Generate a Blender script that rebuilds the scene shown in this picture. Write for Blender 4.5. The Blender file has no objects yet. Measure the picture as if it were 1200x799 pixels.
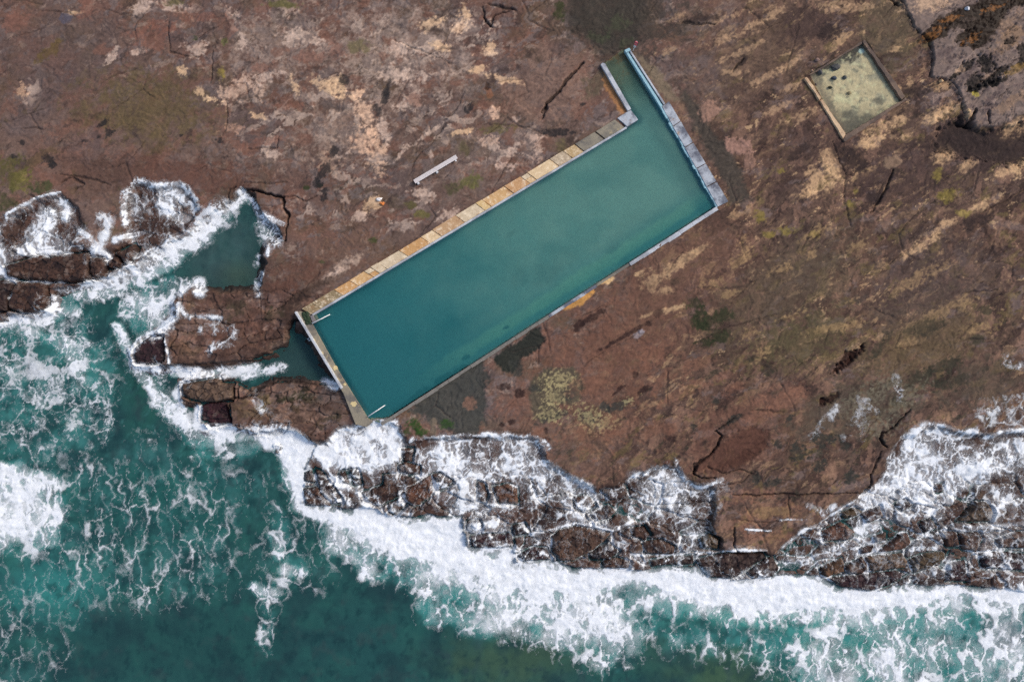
import bpy, bmesh, math, random
import numpy as np
random.seed(7)
f32 = np.float32
scn = bpy.context.scene
COL = scn.collection
R = math.radians
S = 0.1                 # metres per photo pixel on the rock platform (z = 0)
CAMH = 85.0             # height of the drone above the platform
SEA = -1.0              # sea level below the platform
KS = CAMH / (CAMH - SEA)

# ------------------------------------------------------------------ noise
_rng = np.random.RandomState(11)
_perm = _rng.permutation(256).astype(np.int32)
_perm = np.concatenate([_perm, _perm])
_ga = _rng.rand(256) * 2 * np.pi
_gx, _gy = np.cos(_ga).astype(f32), np.sin(_ga).astype(f32)
_r1, _r2 = _rng.rand(256).astype(f32), _rng.rand(256).astype(f32)

def perlin(x, y, seed=0):
    xi = np.floor(x); yi = np.floor(y)
    fx = (x - xi).astype(f32); fy = (y - yi).astype(f32)
    xi = xi.astype(np.int32) & 255; yi = (yi.astype(np.int32) + seed * 37) & 255
    u = fx * fx * fx * (fx * (fx * 6 - 15) + 10); v = fy * fy * fy * (fy * (fy * 6 - 15) + 10)
    def g(ix, iy, dx, dy):
        h = np.take(_perm, np.take(_perm, (ix + seed * 13) & 255) + iy)
        return np.take(_gx, h) * dx + np.take(_gy, h) * dy
    x1 = (xi + 1) & 255; y1 = (yi + 1) & 255
    a = g(xi, yi, fx, fy); b = g(x1, yi, fx - 1, fy)
    c = g(xi, y1, fx, fy - 1); d = g(x1, y1, fx - 1, fy - 1)
    return 1.5 * ((a + (b - a) * u) * (1 - v) + (c + (d - c) * u) * v)

from concurrent.futures import ThreadPoolExecutor
_pool_ = ThreadPoolExecutor(4)
def _split(fn, x, y, *a):
    x, y = np.broadcast_arrays(x, y)
    if x.size < 40000: return fn(x, y, *a)
    ks_ = np.array_split(np.arange(x.shape[0]), 12)
    rs = list(_pool_.map(lambda r: fn(x[r[0]:r[-1] + 1], y[r[0]:r[-1] + 1], *a), ks_))
    return tuple(np.concatenate(c) for c in zip(*rs)) if isinstance(rs[0], tuple) else np.concatenate(rs)
def fbm(x, y, seed=0, octv=5, gain=.5): return _split(_fbm, x, y, seed, octv, gain)
def worley(x, y, seed=0, jit=.95): return _split(_worley, x, y, seed, jit)
def _fbm(x, y, seed=0, octv=5, gain=.5):
    s = np.zeros(np.broadcast(x, y).shape, f32); a = 1.0; t = 0
    for o in range(octv):
        s += a * perlin(x * 2 ** o + 17.3 * o, y * 2 ** o - 9.1 * o, seed + o); t += a; a *= gain
    return s / t * 1.3

def _worley(x, y, seed=0, jit=.95):
    xi = np.floor(x).astype(np.int32); yi = np.floor(y).astype(np.int32)
    f1 = np.full(x.shape, 9, f32); f2 = f1.copy(); cid = np.zeros(x.shape, np.int32)
    for dy in (-1, 0, 1):
        for dx in (-1, 0, 1):
            cx = xi + dx; cy = yi + dy
            h = _perm[(_perm[(cx + seed * 31) & 255] + (cy & 255)) & 511]
            px = cx + .5 + (_r1[h] - .5) * jit; py = cy + .5 + (_r2[h] - .5) * jit
            d = np.hypot(px - x, py - y).astype(f32)
            new = d < f1
            f2 = np.where(new, f1, np.minimum(f2, d)); cid = np.where(new, h, cid); f1 = np.where(new, d, f1)
    return f1, f2, cid

def sstep(a, b, x):
    t = np.clip((x - a) / (b - a), 0, 1)
    return t * t * (3 - 2 * t)

def lin(c):
    return [((v / 255) / 12.92 if v <= 10 else ((v / 255 + .055) / 1.055) ** 2.4) for v in c]

# ------------------------------------------------------------------ grid (photo pixels; graded beyond the frame)
def axis(n, step=1.0, pad=40):
    core = np.arange(-pad, n + pad + .5, step)
    ext = []; d = step; p = 0
    for i in range(62):
        d *= 1.075; p += d; ext.append(p)
    ext = np.array(ext)
    return np.concatenate([(-pad - ext)[::-1], core, core[-1] + ext]).astype(f32)
AX, AY = axis(1200), axis(799)
PX, PY = np.meshgrid(AX, AY)            # terrain layout coordinates (z = 0)
SX = (600 + (PX - 600) * CAMH / (CAMH - SEA)).astype(f32)
SY = (399.5 + (PY - 399.5) * CAMH / (CAMH - SEA)).astype(f32)   # layout of what lies at sea level
WX = ((PX - 600) * S).astype(f32); WY = ((399.5 - PY) * S).astype(f32)
SHP = PX.shape

w1x, w1y = fbm(PX / 30, PY / 30, 1, 4), fbm(PX / 30, PY / 30, 21, 4)
w2x, w2y = fbm(PX / 7, PY / 7, 3, 3), fbm(PX / 7, PY / 7, 23, 3)
nA = fbm(PX / 15, PY / 15, 5, 5, .68)                     # ragged, isotropic
nR = fbm(PX / 26, PY / 22, 15, 4, .45)                    # gentle relief
def dirn(ang, sl, sw, seed, o=5, g=.55, wob=0):
    a = R(ang); u = PX * math.cos(a) - PY * math.sin(a); v = PX * math.sin(a) + PY * math.cos(a)
    return fbm((u + w1x * wob) / sl, (v + w1y * wob) / sw, seed, o, g)
nS = dirn(33, 30, 12, 7, 6, .70, 4)                       # streaked up to the right
nF = fbm(PX / 4.2, PY / 4.2, 9, 3, .7)                    # fine grain

nH = fbm(PX / 5.5, PY / 4.5, 13, 4, .75)
# bilinear index of a bounding box in the grid
def box(ax0, ay0, ax1, ay1, sea=False):
    k = 1 / KS if sea else 1
    i0 = np.searchsorted(AX, 600 + (ax0 - 600) / (KS if sea else 1)); i1 = np.searchsorted(AX, 600 + (ax1 - 600) / (KS if sea else 1))
    j0 = np.searchsorted(AY, 399.5 + (ay0 - 399.5) / (KS if sea else 1)); j1 = np.searchsorted(AY, 399.5 + (ay1 - 399.5) / (KS if sea else 1))
    return slice(max(j0 - 1, 0), j1 + 1), slice(max(i0 - 1, 0), i1 + 1)

def sdf(poly, X, Y):
    """signed distance to a closed polygon, negative inside"""
    d = np.full(X.shape, 1e9, f32); ins = np.zeros(X.shape, bool); n = len(poly)
    for i in range(n):
        x0, y0 = poly[i]; x1, y1 = poly[(i + 1) % n]
        ex, ey = x1 - x0, y1 - y0; L = ex * ex + ey * ey + 1e-9
        t = np.clip(((X - x0) * ex + (Y - y0) * ey) / L, 0, 1)
        d = np.minimum(d, (X - x0 - t * ex) ** 2 + (Y - y0 - t * ey) ** 2)
        if y0 != y1:
            c = ((y0 <= Y) != (y1 <= Y)) & (X < (x0 + (Y - y0) * ex / (y1 - y0)))
            ins ^= c
    d = np.sqrt(d)
    return np.where(ins, -d, d)

def ldist(line, X, Y):
    """distance to an open polyline and the parameter along it"""
    d = np.full(X.shape, 1e9, f32); tt = np.zeros(X.shape, f32); n = len(line) - 1
    for i in range(n):
        x0, y0 = line[i]; x1, y1 = line[i + 1]
        ex, ey = x1 - x0, y1 - y0; L = ex * ex + ey * ey + 1e-9
        t = np.clip(((X - x0) * ex + (Y - y0) * ey) / L, 0, 1)
        q = (X - x0 - t * ex) ** 2 + (Y - y0 - t * ey) ** 2
        m = q < d
        d = np.where(m, q, d); tt = np.where(m, (i + t) / n, tt)
    return np.sqrt(d), tt

# ------------------------------------------------------------------ coast
SEAPOLY = [(-900, 376), (0, 372), (10, 367), (60, 364), (62, 338), (100, 333), (130, 326), (165, 312), (190, 293), (215, 279), (240, 259), (258, 247),
    (270, 236), (286, 223), (302, 228), (307, 246), (318, 262), (330, 268), (333, 282), (316, 286), (312, 300), (317, 308), (310, 326), (311, 333), (304, 344),
    (240, 343), (228, 341), (212, 348), (207, 356), (212, 372), (196, 385), (168, 400), (160, 412), (162, 425), (190, 427), (230, 425), (290, 421),
    (312, 414), (332, 406), (336, 392), (340, 380), (347, 374), (356, 382), (400, 452), (390, 453), (350, 449), (322, 449), (292, 459), (276, 451), (258, 444), (215, 451),
    (216, 465), (240, 472), (238, 491), (245, 501), (270, 497), (300, 505), (330, 501), (352, 506), (372, 521), (360, 548), (355, 590), (390, 593),
    (440, 594), (455, 605), (500, 602), (542, 604), (550, 642), (600, 642), (605, 657), (650, 657), (700, 666), (740, 666), (815, 662),
    (830, 676), (860, 679), (900, 674), (960, 673), (985, 688), (1020, 693), (1060, 684), (1140, 684), (1200, 692), (1290, 690), (2600, 720), (2600, 2600), (-900, 2600)]
cd = sdf(SEAPOLY, SX + w1x * 3 + w2x * 1.6, SY + w1y * 3 + w2y * 1.6)    # < 0 in the sea
sea_in = sstep(0.6, -1.6, cd)

# surf shelf: the broken lower ledge between platform and sea
SHELF = [(355, 520), (384, 516), (400, 502), (428, 492), (455, 492), (470, 500), (478, 516), (530, 512), (600, 511), (625, 512), (643, 540), (668, 557), (700, 574),
    (730, 562), (770, 545), (792, 545), (800, 562), (835, 570), (835, 600), (832, 632), (860, 652), (905, 648), (930, 628), (960, 608), (1000, 586), (1022, 560),
    (1040, 530), (1052, 512), (1100, 500), (1150, 510), (1300, 495), (2600, 480), (2600, 900), (300, 900), (300, 560)]
sd = sdf(SHELF, SX + w1x * 4 + w2x * 2.5, SY + w1y * 4 + w2y * 2.5)
SHELF2 = [(-900, 230), (0, 262), (10, 255), (30, 243), (60, 230), (78, 227), (95, 245), (104, 270), (90, 285), (118, 297), (150, 284), (148, 250), (152, 222), (170, 212), (190, 219), (215, 217),
    (235, 234), (238, 248), (215, 277), (165, 312), (130, 326), (62, 338), (0, 372), (-900, 376)]
sd2 = sdf(SHELF2, SX + w1x * 4 + w2x * 2, SY + w1y * 4 + w2y * 2)
shelf = np.maximum(sstep(3, -5, sd), .85 * sstep(2, -8, sd2))

# ------------------------------------------------------------------ platform relief
H = .30 * fbm(PX / 190, PY / 190, 31, 3)
H += .0016 * np.clip(PX - 700, 0, 700) * sstep(500, 100, PY) * .6
st = fbm(PX / 90 + .25 * w1x, PY / 70 + .25 * w1y, 41, 3, .45) * 4.5 + dirn(30, 160, 50, 43, 3, .45) * 2
fl = np.floor(st); H += .08 * (fl + sstep(.72, 1.0, st - fl) - st * .75)
H += .07 * nR + .02 * dirn(33, 40, 16, 8, 3, .5, 8)
H -= shelf * (.62 + .10 * fbm(PX / 22, PY / 22, 47, 4))
bx = (SX + 8 * w1x + .35 * SY); by = (SY + 5 * w1y - .10 * SX)
kf1, kf2, kid = worley(bx / 52, by / 24, 9); kg1, kg2, kgid = worley(bx / 24, by / 13, 12)
BLKM = shelf * sstep(545, 580, SY) * sstep(-2.5, 1.5, cd); GAP = BLKM * np.maximum(sstep(.10, .01, kf2 - kf1), .5 * sstep(.08, .01, kg2 - kg1) * sstep(.35, .5, _r2[kid]))
H += BLKM * (.55 * (_r1[kid] - .45) + .22 * (_r1[kgid] - .5) + .10 * (kf1 - .4)) - .35 * GAP
OUTC = sstep(70, 14, cd) * sstep(440, 405, SX) * (1 - shelf) * sstep(330, 352, SY)
OUTC = np.maximum(OUTC, .8 * sstep(4, -3, sd2))
of1, of2, oid = worley((SX + 9 * w1x + .2 * SY) / 26, (SY + 6 * w1y) / 13, 17)
H += OUTC * (.34 * (_r1[oid] - .5) + .16 * (of1 - .4) + .10 * nA - .22 * sstep(.09, .0, of2 - of1) * sstep(.3, .6, _r2[oid]))
H += -sea_in * .5 - np.clip(-cd, 0, 60) * .05 * sea_in

# ------------------------------------------------------------------ rock colour
def mixc(C, col, m, sl=None):
    c = np.array(lin(col), f32)
    T = C if sl is None else C[sl]
    T += (c - T) * m[..., None]
C = np.empty(SHP + (3,), f32); C[:] = np.array(lin((104, 83, 74)), f32)
m1 = sstep(-.25, .45, fbm(PX / 130, PY / 110, 51, 4)); mixc(C, (112, 78, 65), .55 * m1)
m2 = sstep(-.1, .5, fbm(PX / 75, PY / 60, 53, 5)); mixc(C, (93, 80, 79), .6 * m2)
m3 = sstep(.0, .5, fbm(PX / 60, PY / 50, 55, 5)); mixc(C, (84, 72, 52), .4 * m3)
right = sstep(700, 900, PX + .35 * PY - 60)
mixc(C, (84, 64, 53), .65 * right)
mS2 = dirn(36, 70, 13, 61, 5, .62, 10)
mixc(C, (66, 51, 48), right * .6 * sstep(.05, .45, mS2))
mixc(C, (140, 112, 84), right * .35 * sstep(.12, .5, -mS2 + .25 * nF))
def layer(col, amt, thr, n, wgt, sharp=.10):
    mixc(C, col, amt * sstep(thr, thr + sharp, n) * wgt)
nw = 1 - right; low = sstep(380, 520, PY + .25 * PX - 200)
swl = sstep(330, 180, PX) * sstep(60, 140, PY)            # the smoother wet brown flat above the left shore
V = lambda sl_, sw_, sd_, a_=30, g_=.68: dirn(a_, sl_, sw_, sd_, 6, g_, 4)
layer((116, 82, 69), .55, .10, V(40, 26, 201), nw); layer((108, 97, 95), .6, .12, V(30, 20, 203, 20), nw * (1 - .7 * swl) * (1 - low))
layer((72, 58, 54), .6, .22, V(26, 16, 205, 35), nw); layer((140, 119, 106), .6, .26, V(22, 13, 207, 15), nw * (1 - .85 * swl) * (1 - low))
layer((86, 72, 46), .45, .22, V(50, 34, 209), nw * (.4 + .6 * swl)); layer((126, 88, 70), .5, .12, V(36, 18, 211, 28), nw * low); layer((76, 56, 48), .55, .18, V(30, 14, 213, 30), nw * low)
pz = fbm(PX / 120, PY / 100, 241, 3); rz = sstep(-.25, .25, pz); rq = sstep(.25, -.25, pz)
layer((108, 93, 90), .55, .18, V(40, 24, 215, 15), right); layer((58, 43, 41), .65, .10, V(46, 22, 217, 45), right * (.4 + .6 * rz)); layer((126, 96, 80), .55, .14, V(34, 22, 219, 70), right)
layer((166, 134, 98), .6, .20, V(34, 13, 221, 33, .72), right * (1 - .6 * low) * (.2 + .8 * rq)); layer((104, 90, 54), .5, .24, V(36, 22, 223, 30), right); layer((54, 46, 40), .6, .30, V(20, 10, 225, 30), right)
layer((182, 150, 112), .6, .36, V(22, 12, 227, 20, .74), right * (1 - .6 * low)); layer((50, 52, 42), .55, .30, V(24, 16, 229, 30), low)
HOLE = np.zeros(SHP, f32); WET = np.zeros(SHP, f32)

def E(cx, cy, rx, ry, ang, col, amt=1., soft=.35, brk=.7, ns=0, dh=0., wet=0.):
    """a patch of differently coloured rock, weed or lichen, or of painted sun or shade, with a ragged edge"""
    r = max(rx, ry) * 1.7 + 4
    sl = box(cx - r, cy - r, cx + r, cy + r)
    X = PX[sl] - cx + w2x[sl] * 1.5; Y = PY[sl] - cy + w2y[sl] * 1.5
    a = R(ang); u = X * math.cos(a) - Y * math.sin(a); v = X * math.sin(a) + Y * math.cos(a)
    e = 1 - np.sqrt((u / rx) ** 2 + (v / ry) ** 2)
    n = (nA, .6 * nS + .6 * nA, nF)[ns][sl] + .3 * nF[sl] + .45 * nH[sl]
    m = sstep(0, soft, e + brk * n) * amt * sstep(-.7, -.3, e) * (.72 + .28 * sstep(-.3, .2, nF[sl] + nA[sl]))
    mixc(C, col, m, sl)
    if dh: H[sl] += dh * m
    if wet: WET[sl] = np.maximum(WET[sl], wet * m)

def P(poly, col, amt=1., soft=6, brk=6, dh=0., wet=0.):
    xs = [p[0] for p in poly]; ys = [p[1] for p in poly]; q = soft + brk * 2 + 3
    sl = box(min(xs) - q, min(ys) - q, max(xs) + q, max(ys) + q)
    d = sdf(poly, PX[sl] + w2x[sl] * 2, PY[sl] + w2y[sl] * 2) + brk * (nA[sl] + .4 * nF[sl])
    m = sstep(soft * .5, -soft * .5, d) * amt
    mixc(C, col, m, sl)
    if dh: H[sl] += dh * m
    if wet: WET[sl] = np.maximum(WET[sl], wet * m)

PALE, TAN, MAUV, RED, OLV, BLK, GRN, DRK = (176, 152, 136), (192, 158, 122), (112, 98, 96), (118, 82, 68), (96, 81, 55), (40, 38, 38), (48, 62, 34), (64, 54, 49)
# --- large tonal areas
E(60, 60, 130, 90, 0, (92, 76, 72), .6, .8, .6)
E(175, 125, 100, 55, -6, OLV, .8, .7, .7)
E(200, 205, 150, 28, -3, (96, 66, 55), .8, .6, .7)
E(110, 205, 70, 30, 0, (84, 66, 58), .6, .6, .7)
E(395, 310, 90, 40, 25, (104, 80, 66), .7, .6, .7)
E(560, 190, 90, 45, 25, (126, 107, 97), .5, .8, .8)
E(640, 105, 75, 55, 30, (122, 96, 83), .8, .6, .6)
E(470, 60, 120, 70, 0, (148, 128, 116), .66, .8, .8)
E(330, 60, 90, 60, 0, (140, 121, 110), .6, .8, .8)
E(400, 140, 90, 60, 30, (144, 122, 108), .6, .8, .8)
E(520, 250, 110, 25, 30, (104, 86, 78), .7, .6, .7)
E(740, 25, 85, 50, 0, (66, 58, 52), .8, .6, 1.0, wet=.3)
P([(668, -30), (760, -30), (756, 20), (742, 56), (728, 62), (708, 74), (700, 62), (690, 48), (672, 42), (660, 20)], (60, 55, 48), .85, 22, 16, -.08, .45)
for q in [(725, 30, 20, 10, 30), (700, 45, 12, 8, 0), (735, 50, 14, 6, 30)]: E(*q, (66, 70, 50), .6, .5, 1.0)
P([(795, 100), (812, 150), (850, 215), (858, 240), (880, 235), (868, 200), (850, 165), (838, 160), (822, 130), (806, 110)], (70, 63, 56), .9, 8, 6, wet=.5)
E(790, 360, 170, 90, 33, (104, 74, 62), .6, .6, .6)
E(700, 430, 140, 90, 30, (110, 76, 61), .6, .6, .7)
E(880, 500, 120, 55, 25, (106, 73, 60), .6, .6, .7)
E(920, 340, 150, 70, 33, (86, 74, 60), .7, .7, .7, 1)
E(940, 400, 90, 40, 20, (84, 76, 52), .7, .7, .8, 1)
E(1080, 400, 110, 60, 25, (98, 82, 58), .7, .6, .8, 1)
E(1090, 330, 100, 70, 30, (80, 66, 62), .7, .6, .8, 1)
E(1000, 480, 110, 45, 15, (80, 71, 60), .8, .6, .8)
E(1150, 450, 60, 40, 0, (78, 68, 58), .7, .6, .8)
E(1085, 190, 130, 45, 20, (72, 56, 54), .75, .6, .8, 1)
E(950, 180, 80, 40, 30, (86, 66, 60), .6, .6, .8, 1)
E(900, 60, 90, 60, 30, (100, 80, 66), .6, .6, .8, 1)
E(950, 30, 50, 28, 20, (70, 54, 52), .8, .5, .8, 1)
E(1040, 35, 45, 55, 0, (92, 79, 62), .8, .5, .6)
# --- grey mauve slab in the corner with its weed
P([(1044, -45), (1058, 14), (1068, 36), (1088, 48), (1090, 78), (1086, 92), (1108, 96), (1120, 112), (1128, 140), (1140, 150), (1165, 150), (1190, 140), (1245, 120), (1245, -45)], (114, 98, 91), .95, 4, 5, .28)
slabm = sstep(1086, 1092, PX) * sstep(158, 140, PY - .0 * PX)
mixc(C, (92, 77, 76), .7 * slabm * sstep(.05, .3, V(40, 14, 231))); mixc(C, (138, 118, 108), .6 * slabm * sstep(.18, .36, V(34, 12, 233, 28))); mixc(C, (58, 46, 42), .7 * slabm * sstep(.28, .42, V(22, 8, 235, 35)))
H += .22 * slabm * np.floor(2.2 * (V(60, 26, 237) + .4)) * .5
for q in [(1185, 120, 40, 8, 30), (1150, 95, 30, 4, 30), (1175, 30, 30, 10, 30)]: E(*q, (132, 106, 84), .6, .5, 1.2, 1)
P([(1076, 50), (1090, 37), (1104, 29), (1112, 16), (1135, 8), (1160, 4), (1180, -5), (1203, -10), (1203, 6), (1182, 13), (1172, 24), (1160, 40), (1150, 53), (1136, 63), (1132, 52), (1120, 47), (1130, 35), (1146, 25), (1136, 20), (1118, 31), (1107, 36), (1102, 46), (1088, 53)], (46, 30, 16), .95, 4, 7, -.1, .6)
E(1085, 8, 35, 10, 10, (170, 140, 112), .7, .5, .9, 1)
E(1178, 50, 25, 14, 30, (128, 102, 80), .8, .5, .8, 1)
for q in [(1092, 40, 22, 9, 30), (1105, 26, 24, 8, 25), (1138, 38, 26, 8, 40), (1150, 20, 40, 8, 25), (1165, 6, 36, 9, 10), (1142, 52, 16, 7, 10), (1125, 45, 14, 5, 30)]:
    E(*q, (44, 28, 15), .95, .3, .8, 1, -.1, .6)
for q in [(1090, 42, 12, 5, 30), (1112, 24, 14, 3, 20), (1135, 48, 10, 4, 30), (1160, 12, 14, 3, 20)]:
    E(*q, (132, 84, 36), .7, .3, 1.3, 2)
for q in [(1127, 80, 8, 4, 30), (1152, 80, 10, 8, -30), (1145, 104, 14, 4, 25), (1160, 92, 16, 4, 35), (1138, 99, 8, 8, 0), (1178, 52, 8, 3, 20), (1165, 98, 14, 3, 20), (1196, 66, 8, 12, 0), (1118, 88, 3, 10, -40)]:
    E(q[0], q[1], q[2] * 1.35, q[3] * 1.3, q[4], (28, 25, 23), .95, .3, 1.0, 1, -.2, .3)
E(1120, 84, 10, 5, 30, (160, 134, 112), .8, .4, .8, 1)
E(1138, 113, 5, 4, 0, (140, 128, 52), .9, .4, .6)
E(1185, 85, 18, 6, 25, (120, 95, 50), .8, .4, .8, 1)
P([(1100, 152), (1124, 138), (1140, 152), (1165, 154), (1190, 146), (1245, 140), (1245, 190), (1180, 192), (1130, 186), (1095, 176)], (60, 48, 46), .85, 10, 10, -.55)  # gully carved below the slab, its shadow also painted into the colour
# --- tan rock patches at right, some with sunlight painted into the colour
for q in [(1188, 152, 26, 10, 22), (1100, 132, 22, 8, 30), (1093, 140, 16, 6, 25), (1065, 98, 5, 9, -35), (1045, 60, 8, 6, 0), (1132, 135, 5, 10, 30), (1180, 200, 28, 9, 22), (1192, 196, 14, 8, 20),
          (960, 212, 24, 20, 30), (975, 195, 14, 26, 20), (945, 228, 16, 8, 0), (1035, 150, 34, 9, 22), (1020, 165, 22, 9, 20), (1060, 160, 20, 5, 10),
          (1105, 265, 40, 7, 33), (1075, 290, 36, 7, 30), (1150, 242, 34, 7, 30), (1020, 170, 14, 6, 10), (1052, 105, 4, 4, 0), (1105, 180, 18, 14, 40), (1130, 195, 14, 8, 20)]:
    E(*q, (180, 146, 108), .62, .8, 1.15, 1, .03)
for q in [(855, 45, 28, 6, 20), (905, 15, 14, 8, 30), (880, 30, 24, 4, 25), (940, 135, 26, 5, 25), (915, 125, 22, 4, 30), (870, 60, 34, 4, 25), (900, 90, 30, 4, 25), (930, 100, 20, 4, 30), (925, 75, 18, 4, 30), (840, 25, 26, 5, 20), (1000, 10, 38, 5, 6),
          (860, 85, 14, 4, 0), (795, 20, 12, 6, 20), (780, 60, 14, 5, 20), (985, 5, 30, 4, 5)]:
    E(*q, (166, 134, 102), .5, .6, 1.6, 1, .02)
for q in [(830, 130, 13, 14, -60, (134, 103, 88)), (865, 172, 20, 11, -20, (138, 105, 92)), (878, 190, 8, 12, 0, (128, 98, 84)), (1045, 190, 12, 8, 30, (120, 98, 80))]:
    E(*q, .92, .25, .5, 0, .05)
for q in [(935, 178, 20, 8, 40), (1000, 190, 22, 16, 0), (1115, 170, 50, 9, 5), (1160, 172, 40, 12, 0), (1140, 260, 26, 12, 20), (870, 72, 4, 14, -40), (1070, 110, 24, 8, 15), (820, 22, 30, 5, 0), (970, 38, 18, 12, 0), (985, 180, 12, 14, 30), (1020, 235, 10, 26, -40)]:
    E(*q, (58, 46, 44), .8, .5, .9, 1, -.05)  # dark maroon rock, and the gully's shadow painted in the same tone
for q in [(915, 200, 5, 4, 0), (1000, 225, 4, 6, 0), (995, 240, 5, 5, 0), (890, 255, 8, 8, 0), (1095, 205, 8, 10, 0), (1110, 230, 18, 9, 20), (1125, 250, 12, 5, 0), (900, 275, 10, 5, 0), (920, 272, 12, 6, 0), (955, 275, 8, 5, 0)]:
    E(*q, (118, 104, 44), .7, .5, .9)
# --- right, lower
for q in [(865, 305, 20, 7, 30), (870, 290, 8, 12, 0), (950, 297, 7, 8, 0), (960, 272, 20, 8, 20), (1005, 290, 14, 6, 30), (915, 315, 16, 5, 20), (855, 345, 10, 5, 20), (835, 330, 18, 10, 20), (880, 390, 16, 8, 30), (890, 415, 12, 8, 30),
          (1070, 330, 50, 8, 30), (1100, 370, 46, 10, 25), (1150, 385, 26, 8, 10), (970, 385, 28, 5, 10), (1000, 380, 16, 5, 20), (1145, 360, 14, 8, 0), (1065, 400, 16, 8, 30), (930, 370, 18, 5, 20)]:
    E(*q, (146, 118, 82), .5, .6, 1.6, 1, .02)
for q in [(785, 315, 26, 10, 35), (765, 330, 18, 12, 30), (800, 305, 22, 8, 30), (778, 340, 12, 6, 10), (750, 322, 8, 6, 0), (790, 362, 26, 4, 15), (762, 368, 16, 3, 20), (820, 292, 14, 5, 30)]:
    E(*q, (176, 146, 108), .7, .6, 1.1, 1, .03)
for q in [(820, 372, 15, 16, 20), (842, 392, 16, 12, 0), (835, 375, 22, 14, 10), (815, 355, 12, 10, 0), (825, 400, 12, 8, 0)]:
    E(*q, (50, 56, 36), .8, .5, 1.0)
for q in [(790, 330, 8, 5, 30), (1150, 362, 16, 7, -10), (1145, 398, 9, 8, 0), (1030, 405, 10, 20, -40), (1085, 385, 26, 12, 20), (880, 420, 12, 4, 30), (1080, 445, 22, 14, 0), (1105, 430, 24, 10, 20), (1050, 470, 12, 7, 0), (900, 435, 10, 6, 0), (1115, 445, 26, 14, 10), (835, 440, 14, 5, 40)]:
    E(*q, (56, 54, 44), .75, .5, .9, 1, -.03)
for q in [(995, 420, 20, 7, 40), (988, 428, 14, 5, 30), (972, 467, 14, 6, 25), (965, 472, 6, 7, 0), (1005, 413, 9, 6, 40)]:
    E(*q, (52, 31, 26), .85, .4, .9, 0, -.22)
P([(838, 552), (812, 556), (816, 543), (838, 528), (862, 506), (895, 500), (902, 508), (900, 525), (880, 540), (860, 548)], (88, 58, 48), .8, 8, 7, -.2)
E(865, 540, 40, 8, 35, (72, 46, 38), .6, .5, 1.1)
for q in [(858, 492, 14, 4, 25), (848, 500, 8, 4, 30), (925, 490, 8, 4, 40), (912, 520, 6, 6, 0), (840, 470, 5, 4, 0), (812, 500, 5, 5, 0), (935, 530, 14, 12, 0), (960, 545, 10, 8, 20), (965, 515, 14, 12, 0), (990, 520, 10, 8, 0), (905, 565, 16, 5, 20), (1000, 560, 12, 8, 0), (885, 560, 8, 8, 0)]:
    E(*q, (48, 50, 46), .85, .4, .9, 0, -.04, .4)
for q in [(840, 445, 34, 5, 30), (915, 470, 34, 12, 10), (895, 485, 26, 9, 20), (860, 455, 22, 7, 10), (940, 460, 14, 8, 0), (820, 425, 24, 10, 30), (905, 600, 40, 16, 5), (870, 610, 20, 12, 0), (880, 580, 30, 10, 5), (905, 628, 34, 8, 0)]:
    E(*q, (122, 85, 68), .5, .5, 1.0)
E(905, 600, 30, 10, 0, (120, 100, 66), .5, .5, .9)
for q in [(1060, 470, 34, 10, 40), (1030, 500, 26, 12, 0), (1010, 470, 30, 12, 20), (1040, 450, 20, 10, 0)]:
    E(*q, (104, 98, 82), .55, .6, 1.1, 2)
# --- centre, below the pool
P([(500, 452), (540, 425), (566, 425), (572, 440), (568, 480), (566, 510), (540, 512), (520, 500), (490, 490), (478, 482)], (64, 66, 62), .9, 8, 9, -.05, .5)
P([(580, 418), (605, 400), (632, 383), (640, 400), (632, 408), (612, 420), (600, 438), (585, 432), (576, 425)], (46, 50, 44), .95, 4, 5, -.06, .5)
P([(622, 448), (640, 432), (672, 431), (682, 440), (680, 462), (670, 475), (650, 470), (655, 486), (635, 495), (622, 480)], (82, 76, 62), .85, 5, 7, 0, .2)
for q in [(666, 462, 12, 9, 30), (655, 485, 10, 6, 0), (690, 490, 16, 8, -30), (708, 478, 10, 6, 0), (725, 475, 14, 6, 30), (605, 430, 8, 12, 0), (625, 455, 8, 6, 0), (700, 520, 14, 6, -30), (640, 490, 16, 7, 20)]:
    E(*q, (58, 60, 56), .85, .4, 1.0, 0, -.04, .3)
for q in [(655, 445, 20, 10, 0), (690, 490, 20, 12, -40), (710, 495, 14, 10, 0), (645, 485, 16, 10, 0), (650, 462, 14, 16, 0), (735, 470, 8, 4, 20)]:
    E(*q, (142, 130, 92), .6, .5, 1.4, 2)
for q in [(485, 498, 10, 9, 0), (478, 505, 7, 6, 0), (523, 498, 9, 7, 0), (495, 505, 10, 7, 0)]:
    E(*q, (46, 72, 30), .95, .4, .8, 0, .05)
P([(505, 490), (511, 489), (511, 515), (504, 516)], (104, 92, 78), .9, 2, 2, .04)
E(552, 473, 10, 8, 0, (112, 84, 70), .9, .3, .5)
for q in [(591, 453, 9, 5, 10), (608, 461, 7, 6, 0), (678, 382, 9, 6, 40), (695, 372, 20, 5, 35), (770, 367, 7, 5, 20), (760, 380, 4, 4, 0), (600, 495, 5, 4, 0), (587, 498, 4, 3, 0), (640, 515, 6, 3, 0), (755, 457, 9, 4, 35), (725, 457, 12, 3, 40), (745, 440, 5, 5, 0), (788, 515, 6, 4, 0), (640, 505, 3, 5, 0), (735, 392, 40, 3, 30)]:
    E(*q, (56, 40, 38), .85, .35, .6, 0, -.08)
E(748, 392, 9, 5, 20, (130, 124, 130), .9, .3, .4)
P([(655, 363), (662, 357), (680, 345), (694, 338), (696, 342), (685, 355), (668, 363)], (168, 122, 62), .95, 3, 3, .05)
P([(700, 332), (716, 322), (720, 326), (712, 333)], (200, 165, 115), .8, 3, 3)
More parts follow.
